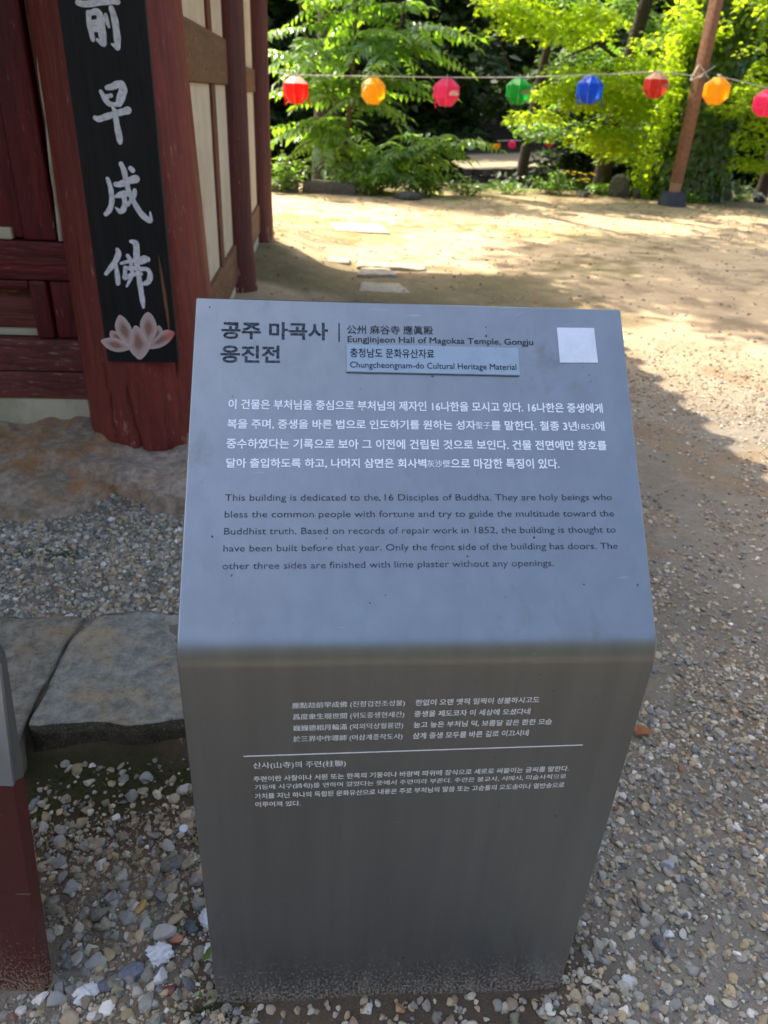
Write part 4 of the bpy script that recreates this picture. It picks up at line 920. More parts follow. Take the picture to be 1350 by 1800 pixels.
# ------------------------------------------------------------------ foliage builders
def leaf_mesh(name, P, dirs, ups, size, mat, parent=None, width=0.42, fold=0.25, seed=0, shape='leaf'):
    """P (n,3) bases, dirs unit along, ups unit normal, size (n,) : each leaf = 4 tris, folded and pointed"""
    r = np.random.default_rng(seed); n = len(P); side = np.cross(dirs, ups); side /= np.linalg.norm(side, axis=1)[:, None]+1e-9
    s = size[:, None]; w = s*width
    v0 = P; v1 = P+dirs*s*0.45+side*w*0.5+ups*s*fold*0.25; v2 = P+dirs*s-ups*s*0.12; v3 = P+dirs*s*0.45-side*w*0.5+ups*s*fold*0.25; v4 = P+dirs*s*0.5-ups*s*0.02
    V = np.stack([v0, v1, v2, v3, v4], 1).reshape(-1, 3)
    base = (np.arange(n)*5)[:, None, None]; F = (np.array([[0, 1, 4], [1, 2, 4], [0, 4, 3], [4, 2, 3]])[None]+base).reshape(-1, 3)
    C = np.zeros((n*5, 3)); C[:, 0] = np.repeat(r.uniform(0, 1, n), 5)
    return link(name, mesh_np(name, V, F, False, C), mat, parent)
def unit(v): return v/(np.linalg.norm(v, axis=-1, keepdims=True)+1e-9)

# ---- tree of heaven at the left of the clearing: pinnate fronds, each a part
ail = empty('broadleaf_tree', (-1.0, 13.65, 0)); ail.scale = (1.04, 1.0, 1.04); tag(ail, 'young sunlit tree with long feathery leaves beside the hall, behind the red lantern', 'tree')
stems = [[(0, 0, -0.05), (0.05, 0, 0.7), (0.12, 0.02, 1.4), (0.15, 0.05, 2.2), (0.2, 0.1, 3.2), (0.3, 0.1, 4.2)],
         [(0.1, 0.02, 1.1), (-0.3, 0.05, 1.45), (-0.55, 0.0, 1.9), (-0.7, 0, 2.6)], [(0.1, 0.02, 1.15), (0.45, -0.05, 1.45), (0.75, 0, 1.95), (0.9, 0.1, 2.7)],
         [(0.03, 0, 0.4), (-0.35, -0.1, 0.7), (-0.7, -0.1, 0.95)], [(0.03, 0, 0.3), (0.6, -0.1, 0.5), (1.2, -0.15, 0.62), (1.8, -0.1, 0.8)], [(0, 0, 0.15), (0.5, -0.2, 0.25), (1.0, -0.2, 0.3)]]
tr = tubes('trunk', [(s, np.linspace(0.05 if i == 0 else 0.028, 0.012, len(s))) for i, s in enumerate(stems)], M['twig'], ail, 7)
def frond_data(base, d, L, npair, lsize, r, droop=0.5):
    pts = []; d = d/np.linalg.norm(d); p = base.copy(); cur = d.copy()
    for i in range(npair+1):
        pts.append(p.copy()); cur = cur+np.array([0, 0, -droop/npair]); cur /= np.linalg.norm(cur); p = p+cur*L/npair
    pts = np.array(pts); tg = np.gradient(pts, axis=0); tg = unit(tg); upv = np.array([0, 0, 1.0])+r.normal(size=3)*0.25
    P = []; D = []; Uu = []; S = []
    for i in range(1, npair+1):
        side = np.cross(tg[i], upv); side /= np.linalg.norm(side)+1e-9; n_ = np.cross(side, tg[i])
        k = math.sin(math.pi*min(0.98, (0.25+0.72*i/npair)))**0.5
        for sg in (-1, 1):
            dd = side*sg*1.0+tg[i]*0.38+np.array([0, 0, -0.38])+r.normal(size=3)*0.13; dd /= np.linalg.norm(dd)
            P.append(pts[i]); D.append(dd); uu = n_+dd*0.3+r.normal(size=3)*0.18; Uu.append(uu/np.linalg.norm(uu)); S.append(lsize*k*r.uniform(0.85, 1.1))
    P.append(pts[-1]); D.append(tg[-1]); Uu.append(upv/np.linalg.norm(upv)); S.append(lsize*0.9)
    return np.array(P), np.array(D), np.array(Uu), np.array(S), pts
r = np.random.default_rng(4); allst = [np.array(s, float) for s in stems]
nf = 0; rach = []
def frond_at(base, d, L, pairs, ls, parent, droop=0.55, mat='leaf_ail'):
    P, D, Uu, S, pts = frond_data(base, d, L, pairs, ls, r, droop)
    leaf_mesh('frond', P, D, Uu, S, M[mat], parent, width=0.40, seed=int(r.integers(1e6)))
    rach.append((pts, np.linspace(0.006, 0.002, len(pts))))
for si, cnt in ((0, 62), (1, 26), (2, 28), (3, 26), (4, 36), (5, 22)):
    s = allst[si]
    for k in range(cnt):
        t = r.uniform(0.28 if si == 0 else 0.15, 1.0)*(len(s)-1); i = min(int(t), len(s)-2); base = s[i]+(s[i+1]-s[i])*(t-i)
        th = r.uniform(0, 2*math.pi); low = base[2] < 0.9
        d = np.array([math.cos(th)*1.25, math.sin(th)*0.8-0.1, r.uniform(-0.05, 0.75)])
        L = r.uniform(0.7, 1.3)*(0.75 if low else 1.0)
        frond_at(base, d, L, int(7.5*L+4), r.uniform(0.20, 0.28), ail, r.uniform(0.5, 1.0))
tubes('leaf_stalks', rach, M['twig'], ail, 4)['kind'] = 'stuff'
# leafy shrubs under it
def shrub(name, x, y, rx, ry, h, n, ls, mat, label, cat='shrub', seed=0, group=None, yawdir=None, width=0.5):
    r = np.random.default_rng(seed); root = empty(name, on_ground(x, y)); tag(root, label, cat, group)
    st_ = []; P = []; D = []
    for k in range(max(6, n//45)):
        th = r.uniform(0, 6.28); q = r.uniform(0, 1)**0.5; tip = np.array([math.cos(th)*rx*q, math.sin(th)*ry*q, h*r.uniform(0.45, 1)*(1-0.4*q*q)])
        mid = tip*np.array([0.45, 0.45, 0.6]); st_.append(([(tip[0]*0.15, tip[1]*0.15, -0.02), tuple(mid), tuple(tip)], [0.008, 0.005, 0.002]))
        for j in range(n//max(6, n//45)):
            t = r.uniform(0.25, 1.05); p = mid+(tip-mid)*(t*2-1) if t > 0.5 else mid*t*2
            P.append(p+r.normal(size=3)*np.array([rx, ry, h*0.5])*0.10); D.append(np.array([r.normal(), r.normal(), r.uniform(-0.5, 0.5)]))
    P = np.array(P); P[:, 2] = np.maximum(P[:, 2], 0.01); D = unit(np.array(D)); Uu = unit(np.array([0, 0, 1.0])+r.normal(size=P.shape)*0.35)
    leaf_mesh('foliage', P, D, Uu, ls*r.uniform(0.7, 1.2, len(P)), M[mat], root, width=width, seed=seed)
    tubes('stems', st_, M['twig'], root, 5)
    return root
for k, (x, y, rx, ry, h, n, ls, mt, lb) in enumerate([
    (-1.75, 12.7, 0.5, 0.4, 0.65, 520, 0.10, 'leaf_mid', 'glossy shrub against the rear corner post, lowest at the left of the clearing'),
    (-0.45, 12.9, 0.6, 0.4, 0.55, 620, 0.10, 'leaf_mid', 'dense bright shrub at the foot of the feathery tree'),
    (0.35, 13.0, 0.6, 0.4, 0.5, 600, 0.09, 'leaf_mid', 'sprawling shrub right of the feathery tree foot'),
    (1.1, 13.6, 0.6, 0.35, 0.35, 460, 0.08, 'leaf_mid', 'low leafy plants at the yard edge below the green lantern'),
    (1.9, 14.2, 0.5, 0.3, 0.22, 260, 0.08, 'leaf_mid', 'low thin weeds in the middle of the yard edge'),
    (2.75, 14.6, 0.5, 0.3, 0.42, 420, 0.09, 'leaf_mid', 'bushy bright weeds left of the yellow flowers'),
    (3.55, 14.9, 0.5, 0.3, 0.25, 280, 0.08, 'leaf_mid', 'low weeds between the flowers and the dark rock'),
    (5.15, 14.35, 0.28, 0.15, 0.17, 160, 0.08, 'leaf_mid', 'small pale green weed just right of the pole foot'),
    (6.15, 15.1, 0.5, 0.2, 0.2, 260, 0.08, 'leaf_mid', 'green weeds along the edge right of the ivy trunk'),
    (3.9, 14.95, 0.3, 0.2, 0.20, 160, 0.08, 'leaf_mid', 'small weeds hugging the dark pointed rock')]):
    shrub('shrub', x, y, rx, ry, h, n, ls, mt, lb, 'shrub', 200+k, 'plants along the yard edge')
# yellow flowers
fl = empty('flowering_plant', on_ground(3.25, 14.75)); tag(fl, 'small plant with yellow flowers at the yard edge', 'flowers')
r = np.random.default_rng(9); n = 26; P = np.stack([r.normal(size=n)*0.16, r.normal(size=n)*0.08, r.uniform(0.22, 0.4, n)], -1)
M['petal_y'] = flat('yellow_petal', lin(235, 195, 30)); 
for i in range(12):
    k = 5; Pq = np.repeat(P[i:i+1], k, 0); th = np.linspace(0, 6.28, k, endpoint=False); D = np.stack([np.cos(th), np.sin(th)*0.6, np.full(k, 0.3)], -1)
    leaf_mesh('blossom', Pq, unit(D), unit(np.array([[0, -0.5, 1.0]]*k)), np.full(k, 0.05), M['petal_y'], fl, width=0.7, seed=i)
tubes('stems', [([(p[0]*0.4, p[1]*0.4, 0), tuple(p)], [0.004, 0.002]) for p in P], M['leaf_mid'], fl, 4)

# ---- maple sprays: flat layers of small pointed leaves
def sprays(name, centres, mat, parent, rad=0.34, per=60, ls=0.085, seed=0, thick=0.05):
    r = np.random.default_rng(seed); c = np.array(centres, float); n = len(c)*per
    cc = np.repeat(c, per, 0); q = np.sqrt(r.uniform(0, 1, n)); th = r.uniform(0, 6.28, n); sc = np.repeat(r.uniform(0.7, 1.25, len(c)), per)
    P = cc+np.stack([np.cos(th)*q*rad*1.35*sc, np.sin(th)*q*rad*sc, r.normal(size=n)*thick-0.10*q*q], -1)
    D = unit(np.stack([np.cos(th), np.sin(th), -0.35+0.2*r.normal(size=n)], -1)+r.normal(size=(n, 3))*0.35); Uu = unit(np.array([0, 0, 1.0])+r.normal(size=(n, 3))*0.3)
    # each leaf is a fan of three lobes
    P3 = np.repeat(P, 3, 0); ang3 = np.tile([-0.75, 0, 0.75], n); s3 = np.repeat(ls*r.uniform(0.75, 1.2, n), 3)*np.tile([0.82, 1.0, 0.82], n)
    U3 = np.repeat(Uu, 3, 0); D3 = np.repeat(D, 3, 0); S3 = np.cross(D3, U3); D3 = unit(D3*np.cos(ang3)[:, None]+S3*np.sin(ang3)[:, None])
    o = leaf_mesh(name, P3, D3, U3, s3, M[mat], parent, width=0.42, seed=seed); return o
def cloud(cx, cy, cz, rx, ry, rz, n, r): 
    v = r.normal(size=(n, 3)); v = unit(v)*(r.uniform(0, 1, n)**0.45)[:, None]; return v*np.array([rx, ry, rz])+np.array([cx, cy, cz])
r = np.random.default_rng(31)
mp = empty('maple_tree', (3.75, 15.3, -0.05)); tag(mp, 'sunlit yellow green maple in layered sprays behind the blue lantern', 'tree')
L0 = np.array([3.75, 15.3, -0.05])
cs_ = np.concatenate([cloud(3.2, 13.9, 1.75, 0.8, 0.5, 0.45, 34, r), cloud(2.5, 13.9, 1.55, 0.5, 0.4, 0.25, 12, r), cloud(3.85, 14.0, 1.75, 0.45, 0.5, 0.55, 20, r),
                      cloud(3.4, 13.9, 1.05, 0.5, 0.4, 0.22, 14, r), cloud(3.7, 14.0, 0.80, 0.3, 0.3, 0.15, 6, r), cloud(2.25, 13.8, 1.25, 0.3, 0.3, 0.08, 4, r)])-L0
sprays('foliage', cs_, 'leaf_maple', mp, 0.30, 62, 0.085, 1)
lim = [([(0, 0, 0), (0.0, -0.1, 1.2), (0.1, -0.3, 2.6), (0.3, -0.5, 4.5), (0.3, -0.3, 7)], [0.17, 0.15, 0.12, 0.09, 0.05]),
       ([(0.05, -0.2, 1.9), (-0.25, -0.9, 2.15), (-0.75, -1.3, 2.35), (-1.3, -1.4, 2.1)], [0.05, 0.035, 0.025, 0.01]),
       ([(0.0, -0.1, 1.0), (-0.35, -0.8, 1.25), (-0.9, -1.2, 1.3)], [0.04, 0.03, 0.01]), ([(0.05, -0.2, 1.6), (0.2, -0.9, 1.8), (0.1, -1.3, 1.9)], [0.04, 0.03, 0.01])]
tubes('trunk', lim, M['bark'], mp, 8)
mp2 = empty('maple_tree', (5.9, 18.6, -1.0)); tag(mp2, 'yellow green maple boughs hanging in from the top centre', 'tree'); L0 = np.array([5.9, 18.6, -1.0])
cs_ = np.concatenate([cloud(1.35, 13.8, 2.72, 0.55, 0.4, 0.12, 11, r), cloud(3.1, 14.2, 2.45, 1.2, 0.5, 0.22, 11, r), cloud(4.6, 14.6, 2.6, 0.7, 0.5, 0.3, 12, r), cloud(1.75, 13.8, 2.45, 0.3, 0.3, 0.10, 5, r), cloud(2.7, 13.9, 2.68, 0.9, 0.5, 0.14, 14, r), cloud(2.2, 14.2, 3.4, 1.6, 0.8, 0.4, 26, r)])-L0
sprays('foliage', cs_, 'leaf_maple', mp2, 0.28, 56, 0.085, 2)
tubes('trunk', [([(0, 0, 0), (0.1, 0, 2.5), (0, -0.5, 5), (0, -1, 8)], [0.2, 0.17, 0.13, 0.06]), ([(0.1, 0, 2.9), (-1.8, -2, 4.3), (-4.5, -4.6, 3.9)], [0.08, 0.06, 0.01]), ([(0.1, 0, 3.2), (-1.5, -2.5, 4.5), (-3.0, -4.4, 3.9)], [0.07, 0.05, 0.01])], M['bark'], mp2, 8)
mp3 = empty('maple_tree', (7.2, 16.2, -0.1)); tag(mp3, 'yellow green maple at the right edge beyond the yellow lantern', 'tree'); L0 = np.array([7.2, 16.2, -0.1])
cs_ = np.concatenate([cloud(5.75, 14.0, 1.75, 0.45, 0.5, 0.7, 22, r), cloud(6.5, 14.2, 1.6, 0.7, 0.6, 0.9, 34, r), cloud(5.95, 14.0, 0.72, 0.28, 0.3, 0.12, 5, r), cloud(6.3, 14.3, 3.0, 1.4, 0.8, 0.6, 24, r)])-L0
sprays('foliage', cs_, 'leaf_maple', mp3, 0.28, 56, 0.085, 3)
tubes('trunk', [([(0, 0, 0), (0, 0, 2), (-0.2, -0.3, 5)], [0.13, 0.11, 0.05]), ([(0, 0, 1.0), (-0.7, -1.2, 1.5), (-1.4, -2.1, 1.7)], [0.05, 0.03, 0.01])], M['bark'], mp3, 8)

# ---- ivy clad trunk behind the pole
iv = empty('ivy_covered_tree', (5.35, 15.3, -0.05)); tag(iv, 'thick tree trunk wrapped in dark ivy behind the brown pole', 'tree')
tubes('trunk', [([(0, 0, 0), (0, 0, 1.5), (0.05, 0, 3), (0.1, 0.05, 6), (0.2, 0, 10)], [0.5, 0.42, 0.4, 0.33, 0.15])], M['bark'], iv, 14)
r = np.random.default_rng(12); n = 13000; th = r.uniform(0, 6.28, n); z = r.uniform(0, 5.2, n); lump = 0.5+0.5*vnoise(th*2.0, z, 2.2, 9)
rad = 0.50+0.20*lump*r.uniform(0.5, 1, n)+0.18*np.exp(-z/0.5)
P = np.stack([np.cos(th)*rad, np.sin(th)*rad, z], -1); out = np.stack([np.cos(th), np.sin(th), np.zeros(n)], -1)
leaf_mesh('ivy', P, unit(np.array([0, 0, -1.0])+out*0.4+r.normal(size=(n, 3))*0.35), unit(out+r.normal(size=(n, 3))*0.3), r.uniform(0.08, 0.16, n), M['leaf_ivy'], iv, width=0.85, seed=5)
n = 1500; P = np.stack([r.normal(size=n)*0.13-0.72-0.25*np.exp(-((z[:n]*0.45))**2), r.normal(size=n)*0.2-0.35, z[:n]*0.62], -1)
leaf_mesh('sunlit_creeper', P, unit(r.normal(size=(n, 3))+np.array([0, 0, -0.6])), unit(np.array([0, 0, 1.0])+r.normal(size=(n, 3))*0.5), r.uniform(0.07, 0.12, n), M['leaf_maple'], iv, width=0.75, seed=6)['label'] = 'bright creeper leaves on the left side of the trunk'

# ---- mid green broadleaf boughs between the two maples, half in shade
bt = empty('broadleaf_tree', (2.6, 18.2, -1.0)); tag(bt, 'mid green tree in half shade filling the gap behind the green and blue lanterns', 'tree'); L0 = np.array([2.6, 18.2, -1.0])
cs_ = np.concatenate([cloud(1.9, 16.0, 3.3, 1.2, 0.6, 0.25, 14, r), cloud(2.6, 16.2, 1.0, 0.35, 0.3, 0.2, 5, r), cloud(4.0, 16.2, 1.7, 1.1, 0.5, 1.2, 46, r), cloud(4.2, 16.8, 3.2, 1.8, 0.8, 0.5, 30, r)])-L0
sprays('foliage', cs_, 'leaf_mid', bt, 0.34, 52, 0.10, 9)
tubes('trunk', [([(0, 0, 0), (0.1, -0.2, 2), (0.3, -0.5, 4.5)], [0.14, 0.11, 0.05]), ([(0.05, -0.1, 1.6), (-0.5, -1.2, 2.8), (-1.0, -2.1, 3.5)], [0.05, 0.03, 0.01]), ([(0.05, -0.1, 1.8), (0.8, -1.2, 2.6), (1.5, -1.8, 3.6)], [0.05, 0.03, 0.01])], M['bark'], bt, 8)

# ---- tall tree whose crown hangs over the yard (its shade dapples the ground)
def crown(name, blobs, per, ls, mat, parent, seed, width=0.6):
    r = np.random.default_rng(seed); Ps = []
    for (cx, cy, cz, rx, ry, rz, n) in blobs:
        cl = cloud(cx, cy, cz, rx, ry, rz, n, r); Ps.append(np.repeat(cl, per, 0)+r.normal(size=(n*per, 3))*np.array([0.24, 0.24, 0.07]))
    P = np.concatenate(Ps); n = len(P); D = unit(r.normal(size=(n, 3))*np.array([1, 1, 0.35])); Uu = unit(np.array([0, 0, 1.0])+r.normal(size=(n, 3))*0.4)
    return leaf_mesh(name, P, D, Uu, ls*r.uniform(0.7, 1.3, n), M[mat], parent, width=width, seed=seed)
tt = empty('tall_tree', (-1.6, 16.6, -0.6)); tag(tt, 'tall dark tree behind the feathery one, its crown above the picture shading the yard', 'tree')
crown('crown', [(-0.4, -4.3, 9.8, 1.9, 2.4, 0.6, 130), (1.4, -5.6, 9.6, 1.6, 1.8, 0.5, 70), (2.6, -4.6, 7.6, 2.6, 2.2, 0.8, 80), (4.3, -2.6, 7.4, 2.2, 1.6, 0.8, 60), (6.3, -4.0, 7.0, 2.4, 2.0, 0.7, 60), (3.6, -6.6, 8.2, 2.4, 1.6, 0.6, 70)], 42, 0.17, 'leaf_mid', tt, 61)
tubes('trunk', [([(0, 0, 0), (0.1, 0, 3), (0.2, -0.3, 6), (0.3, -0.8, 9)], [0.28, 0.24, 0.2, 0.08]), ([(0.1, 0, 4.5), (0.6, -2.5, 6.8), (2.0, -4.6, 7.5), (2.8, -7.4, 8)], [0.12, 0.09, 0.06, 0.02]),
                ([(0.2, 0, 4.5), (2, -1.8, 6.6), (4.5, -4.2, 7)], [0.11, 0.08, 0.02])], M['bark'], tt, 8)

# ---- dark wood beyond the stream: each tree a thing
r = np.random.default_rng(77)
def forest_tree_mesh(seed):
    rr = np.random.default_rng(seed); bl = []
    for k in range(9):
        z = 3.0+k*1.15; w = 3.2*math.sin(math.pi*(0.22+0.7*k/9))
        bl.append((rr.normal()*0.5, rr.normal()*0.5, z, w, w, 0.9, int(30+14*w)))
    return bl
protos = []
for s in range(3):
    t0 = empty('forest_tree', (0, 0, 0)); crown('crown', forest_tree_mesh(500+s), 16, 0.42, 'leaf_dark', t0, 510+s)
    tubes('trunk', [([(0, 0, -1), (0.1, 0, 4), (0.0, 0.2, 8), (0.1, 0, 12)], [0.3, 0.24, 0.17, 0.05]), ([(0, 0, 3.5), (1.2, 0.3, 5), (2.2, 0.2, 6)], [0.1, 0.07, 0.02]), ([(0, 0, 4.5), (-1.2, -0.5, 6), (-2.0, -0.6, 7)], [0.1, 0.07, 0.02])], M['bark'], t0, 7)
    protos.append(t0)
spots = []
for k in range(38):
    row = k % 4
    spots.append((-17+ (k//4)*4.6 + row*1.3 + r.uniform(-1, 1), (25.5, 31, 38, 57)[row]+r.uniform(-1.2, 1.2), r.uniform(0.75, 1.0)+0.1*(row > 1), r.uniform(0, 6.28)))
used = [False]*3
row_of = lambda y: 0 if y < 28.2 else 1 if y < 34 else 2 if y < 45 else 3
places = ['on the near bank of the stream below the yard', 'in the dark middle of the wood', 'just in front of the far stone wall', 'on the wooded slope beyond the far path']
spots = [q for q in spots if not (0.06 < q[0]/q[1] < 0.225 and q[1] < 50)]
for i, (x, y, s, rz) in enumerate(spots):
    k = i % 3
    if not used[k]: o = protos[k]; used[k] = True
    else: o = copy_tree(protos[k])
    o.location = (x, y, float(ghw(np.array(x), np.array(y)))); o.scale = (s, s, s); o.rotation_euler = (0, 0, rz)
    tag(o, 'tall dark tree '+places[row_of(y)], 'tree', 'trees '+places[row_of(y)])
# low dark growth filling the wood floor and slope: nobody could count it
n = 26000; x = r.uniform(-26, 34, n); y = 56.5+r.uniform(0, 1, n)**1.3*40; z = ghw(x, y)+r.uniform(0, 2.6, n)
P = np.stack([x, y, z], -1)
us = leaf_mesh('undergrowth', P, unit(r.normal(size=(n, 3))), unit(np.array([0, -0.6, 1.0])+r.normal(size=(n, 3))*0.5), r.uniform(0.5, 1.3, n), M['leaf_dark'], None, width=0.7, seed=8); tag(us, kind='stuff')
n = 9000; x = r.uniform(-9, 14, n); y = r.uniform(16.2, 20.5, n); z = ghw(x, y)+r.uniform(0, 0.7, n)*vnoise(x, y, 0.8, 4)
us = leaf_mesh('bank_growth', np.stack([x, y, z], -1), unit(r.normal(size=(n, 3))), unit(np.array([0, -0.3, 1.0])+r.normal(size=(n, 3))*0.5), r.uniform(0.10, 0.22, n), M['leaf_dark'], None, width=0.6, seed=18); tag(us, kind='stuff')
# understory shrubs, half-shaded, that break the black
for k in range(14):
    x = -9+k*1.9+r.uniform(-0.5, 0.5); y = r.uniform(20, 27)
    if 0.05 < x/y < 0.23: continue
    rt = empty('understory_shrub', (x, y, float(ghw(np.array(x), np.array(y)))))
    tag(rt, 'dim dark green bush in the shade of the wood', 'shrub', 'bushes in the shade of the wood')
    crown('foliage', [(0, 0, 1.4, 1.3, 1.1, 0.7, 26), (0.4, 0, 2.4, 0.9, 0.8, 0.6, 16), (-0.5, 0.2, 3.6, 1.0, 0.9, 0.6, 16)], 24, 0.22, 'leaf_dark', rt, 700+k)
    tubes('stems', [([(0, 0, -0.3), (0.1, 0, 1.2), (0.3, 0, 2.4)], [0.06, 0.05, 0.02]), ([(0, 0, 0.8), (-0.4, 0.1, 2.4), (-0.5, 0.2, 3.6)], [0.04, 0.03, 0.01])], M['bark'], rt, 6)
# stone retaining wall across the stream
rw = empty('stone_retaining_wall', (0, 45.2, 0)); tag(rw, 'long dark stone retaining wall across the stream, below the far path', 'wall')
r = np.random.default_rng(3); stones = [from_bm('wall_stone', (lambda bm: (box_bm(bm, (-0.5, -0.2, -0.5), (0.5, 0.2, 0.5), 0.08), bmesh.ops.bevel(bm, geom=list(bm.edges), offset=0.08, segments=1, affect='EDGES'), bm)[2])(bmesh.new())) for _ in range(6)]
for m_ in stones: m_.materials.append(M['riverstone'])
cnt = 0
for row in range(4):
    x = -10.0
    while x < 24 and cnt < 296:
        w = r.uniform(0.35, 0.75); top = -1.75+0.075*min(max(x-5, -12), 30); h = 0.42
        o = link('wall_stone', stones[r.integers(6)], None, rw, (x+w/2, r.uniform(-0.06, 0.06), top-0.16-row*h+r.uniform(-0.02, 0.02))); o.scale = (w*0.97, 1, h*0.96); x += w; cnt += 1
bm = bmesh.new(); box_bm(bm, (-40, 0.1, -5.0), (44, 0.5, -2.4)); link('wall_core', from_bm('wall_core', bm), M['riverstone'], rw)

# ------------------------------------------------------------------ pole, lanterns, rocks
pole = empty('timber_pole', (4.64, 13.75, 0)); tag(pole, 'tall square brown pole standing in a dark iron foot, the lantern cord tied to it', 'pole')
o = box('pole_shaft', (-0.075, -0.075, 0.36), (0.075, 0.075, 6.0), M['pole'], pole, 0.012, loc=None); o.rotation_euler = (0, 0, 0.5)
o = box('pole_collar', (-0.068, -0.068, 0.12), (0.068, 0.068, 0.36), M['pole_collar'], pole, 0.01); o.rotation_euler = (0, 0, 0.5)
bm = bmesh.new(); bmesh.ops.create_cone(bm, cap_ends=True, segments=10, radius1=0.25, radius2=0.20, depth=0.24, matrix=Matrix.Translation((0, 0, 0.10)))
bmesh.ops.bevel(bm, geom=list(bm.edges), offset=0.015, segments=2, affect='EDGES'); link('pole_foot', from_bm('pole_foot', bm, 35), M['pole_foot'], pole)
tie = tubes('cord_tie', [([(-0.20, -0.2, 1.84), (0.0, -0.13, 1.94), (0.17, -0.10, 2.06)], 0.009), ([(-0.20, -0.18, 1.85), (-0.10, -0.13, 2.06), (0.11, -0.10, 1.94), (-0.16, -0.15, 1.86)], 0.009), ([(-0.12, -0.12, 2.10), (0.0, -0.14, 1.98), (0.12, -0.1, 1.88)], 0.008)], M['cord'], pole, 5)
tie['label'] = 'pale cord tied round the pole'
def lantern(name, loc, s, mat, label, rz, tails=0, top=None, mark=None, group='coloured lanterns on the near cord', full=True):
    root = empty(name, loc); tag(root, label, 'paper lantern', group); root.rotation_euler = (0, 0, rz)
    rings = [(0.40, 0.46), (0.97, 0.22), (1.0, 0.18), (1.0, -0.18), (0.97, -0.22), (0.46, -0.48)]; n = 8
    bm = bmesh.new(); R = [[bm.verts.new((s*0.5*q*math.cos((i+0.5)*math.pi/4), s*0.5*q*math.sin((i+0.5)*math.pi/4), s*z)) for i in range(n)] for q, z in rings]
    for a in range(len(R)-1):
        for i in range(n): bm.faces.new((R[a][i], R[a+1][i], R[a+1][(i+1) % n], R[a][(i+1) % n]))
    bm.faces.new(R[-1]); 
    if top is not None:
        for f in bm.faces:
            f.material_index = 1 if f.calc_center_median().z > s*0.24 else 0
    me = from_bm('lantern_shade', bm); me.materials.append(mat)
    if top is not None: me.materials.append(top)
    sh = link('lantern_shade', me, None, root)
    if full:
        fr = []
        for i in range(n):
            an = (i+0.5)*math.pi/4; c, q = math.cos(an), math.sin(an)
            fr.append(([(s*0.5*k*c*1.003, s*0.5*k*q*1.003, s*z) for k, z in rings], 0.0018))
        tubes('wire_frame', fr, M['cord'], root, 4)
        tubes('hanging_wire', [([(0, 0, s*0.44), (0, 0, s*0.60)], 0.006)], M['cord'], root, 5)
        if mark:
            k = 6; th = np.linspace(0.3, 2.8, k); P = np.stack([np.cos(th)*0.01+s*0.12, np.full(k, -s*0.475), np.full(k, -s*0.10)], -1)
            leaf_mesh('printed_flower', P, unit(np.stack([np.cos(th), np.zeros(k), np.sin(th)+0.1], -1)), unit(np.array([[0, -1.0, 0]]*k)), np.full(k, s*0.26), mark, root, width=0.45, fold=0, seed=3)['label'] = 'flower mark printed on the side'
        for t in range(tails):
            sx = (-1, 1)[t % 2]; bm = bmesh.new(); pts_ = [(sx*s*0.46, -0.02, -s*0.15), (sx*s*0.50, -0.02, -s*0.15), (sx*s*(0.60 if sx > 0 else 0.46), -0.03, -s*0.55), (sx*s*(0.54 if sx > 0 else 0.40), -0.03, -s*0.55)]
            bm.faces.new([bm.verts.new(p) for p in pts_]); r_ = bmesh.ops.extrude_face_region(bm, geom=list(bm.faces)); bmesh.ops.translate(bm, verts=[v for v in r_['geom'] if isinstance(v, bmesh.types.BMVert)], vec=(0, 0.003, 0))
            link('paper_tail', from_bm('paper_tail', bm), mat, root)
    return root
LY = 12.6
near_l = [(-1.64, 1.43, 'l_red', 'bright red octagonal lantern with hanging tails, nearest to the hall', 2, 'l_white', None), (-0.49, 1.47, 'l_yellow', 'orange yellow octagonal lantern between the red and the pink one', 0, None, None),
          (0.59, 1.50, 'l_pink', 'pink octagonal lantern with a white flower mark', 1, None, 'l_white'), (1.65, 1.56, 'l_green', 'green octagonal lantern between the pink and the blue one', 0, None, 'l_tan'),
          (2.69, 1.63, 'l_blue', 'blue octagonal lantern in front of the sunlit maple', 2, None, None), (3.64, 1.73, 'l_rust', 'faded red octagonal lantern left of the pole', 0, 'l_tan', 'l_tan'),
          (4.54, 1.70, 'l_yellow', 'golden yellow octagonal lantern hanging right of the pole', 0, None, None), (5.31, 1.58, 'l_pink', 'pink lantern cut by the right edge', 0, None, None)]
tops = []
for i, (x, z, mt, lb, tails, top, mark) in enumerate(near_l):
    s = (0.375, 0.37, 0.38, 0.36, 0.375, 0.345, 0.37, 0.37)[i]
    lantern('paper_lantern', (x, LY, z), s, M[mt], lb, (0.39, 0.1, 0.35, 0.3, 0.1, 0.39, 0.2, 0.0)[i], tails, M[top] if top else None, M[mark] if mark else None)
    tops.append((x, LY, z+s*0.50))
pts = [(-3.2, 12.3, 1.72)]+tops[:6]+[(4.40, 13.3, 1.90)]
cord = tubes('lantern_cord', [(pts, 0.007), ([(4.75, 13.3, 1.93), tops[6], tops[7], (7.5, 12.9, 2.1)], 0.007)], M['cord']); tag(cord, 'thin pale cord carrying the near row of lanterns', 'cord')
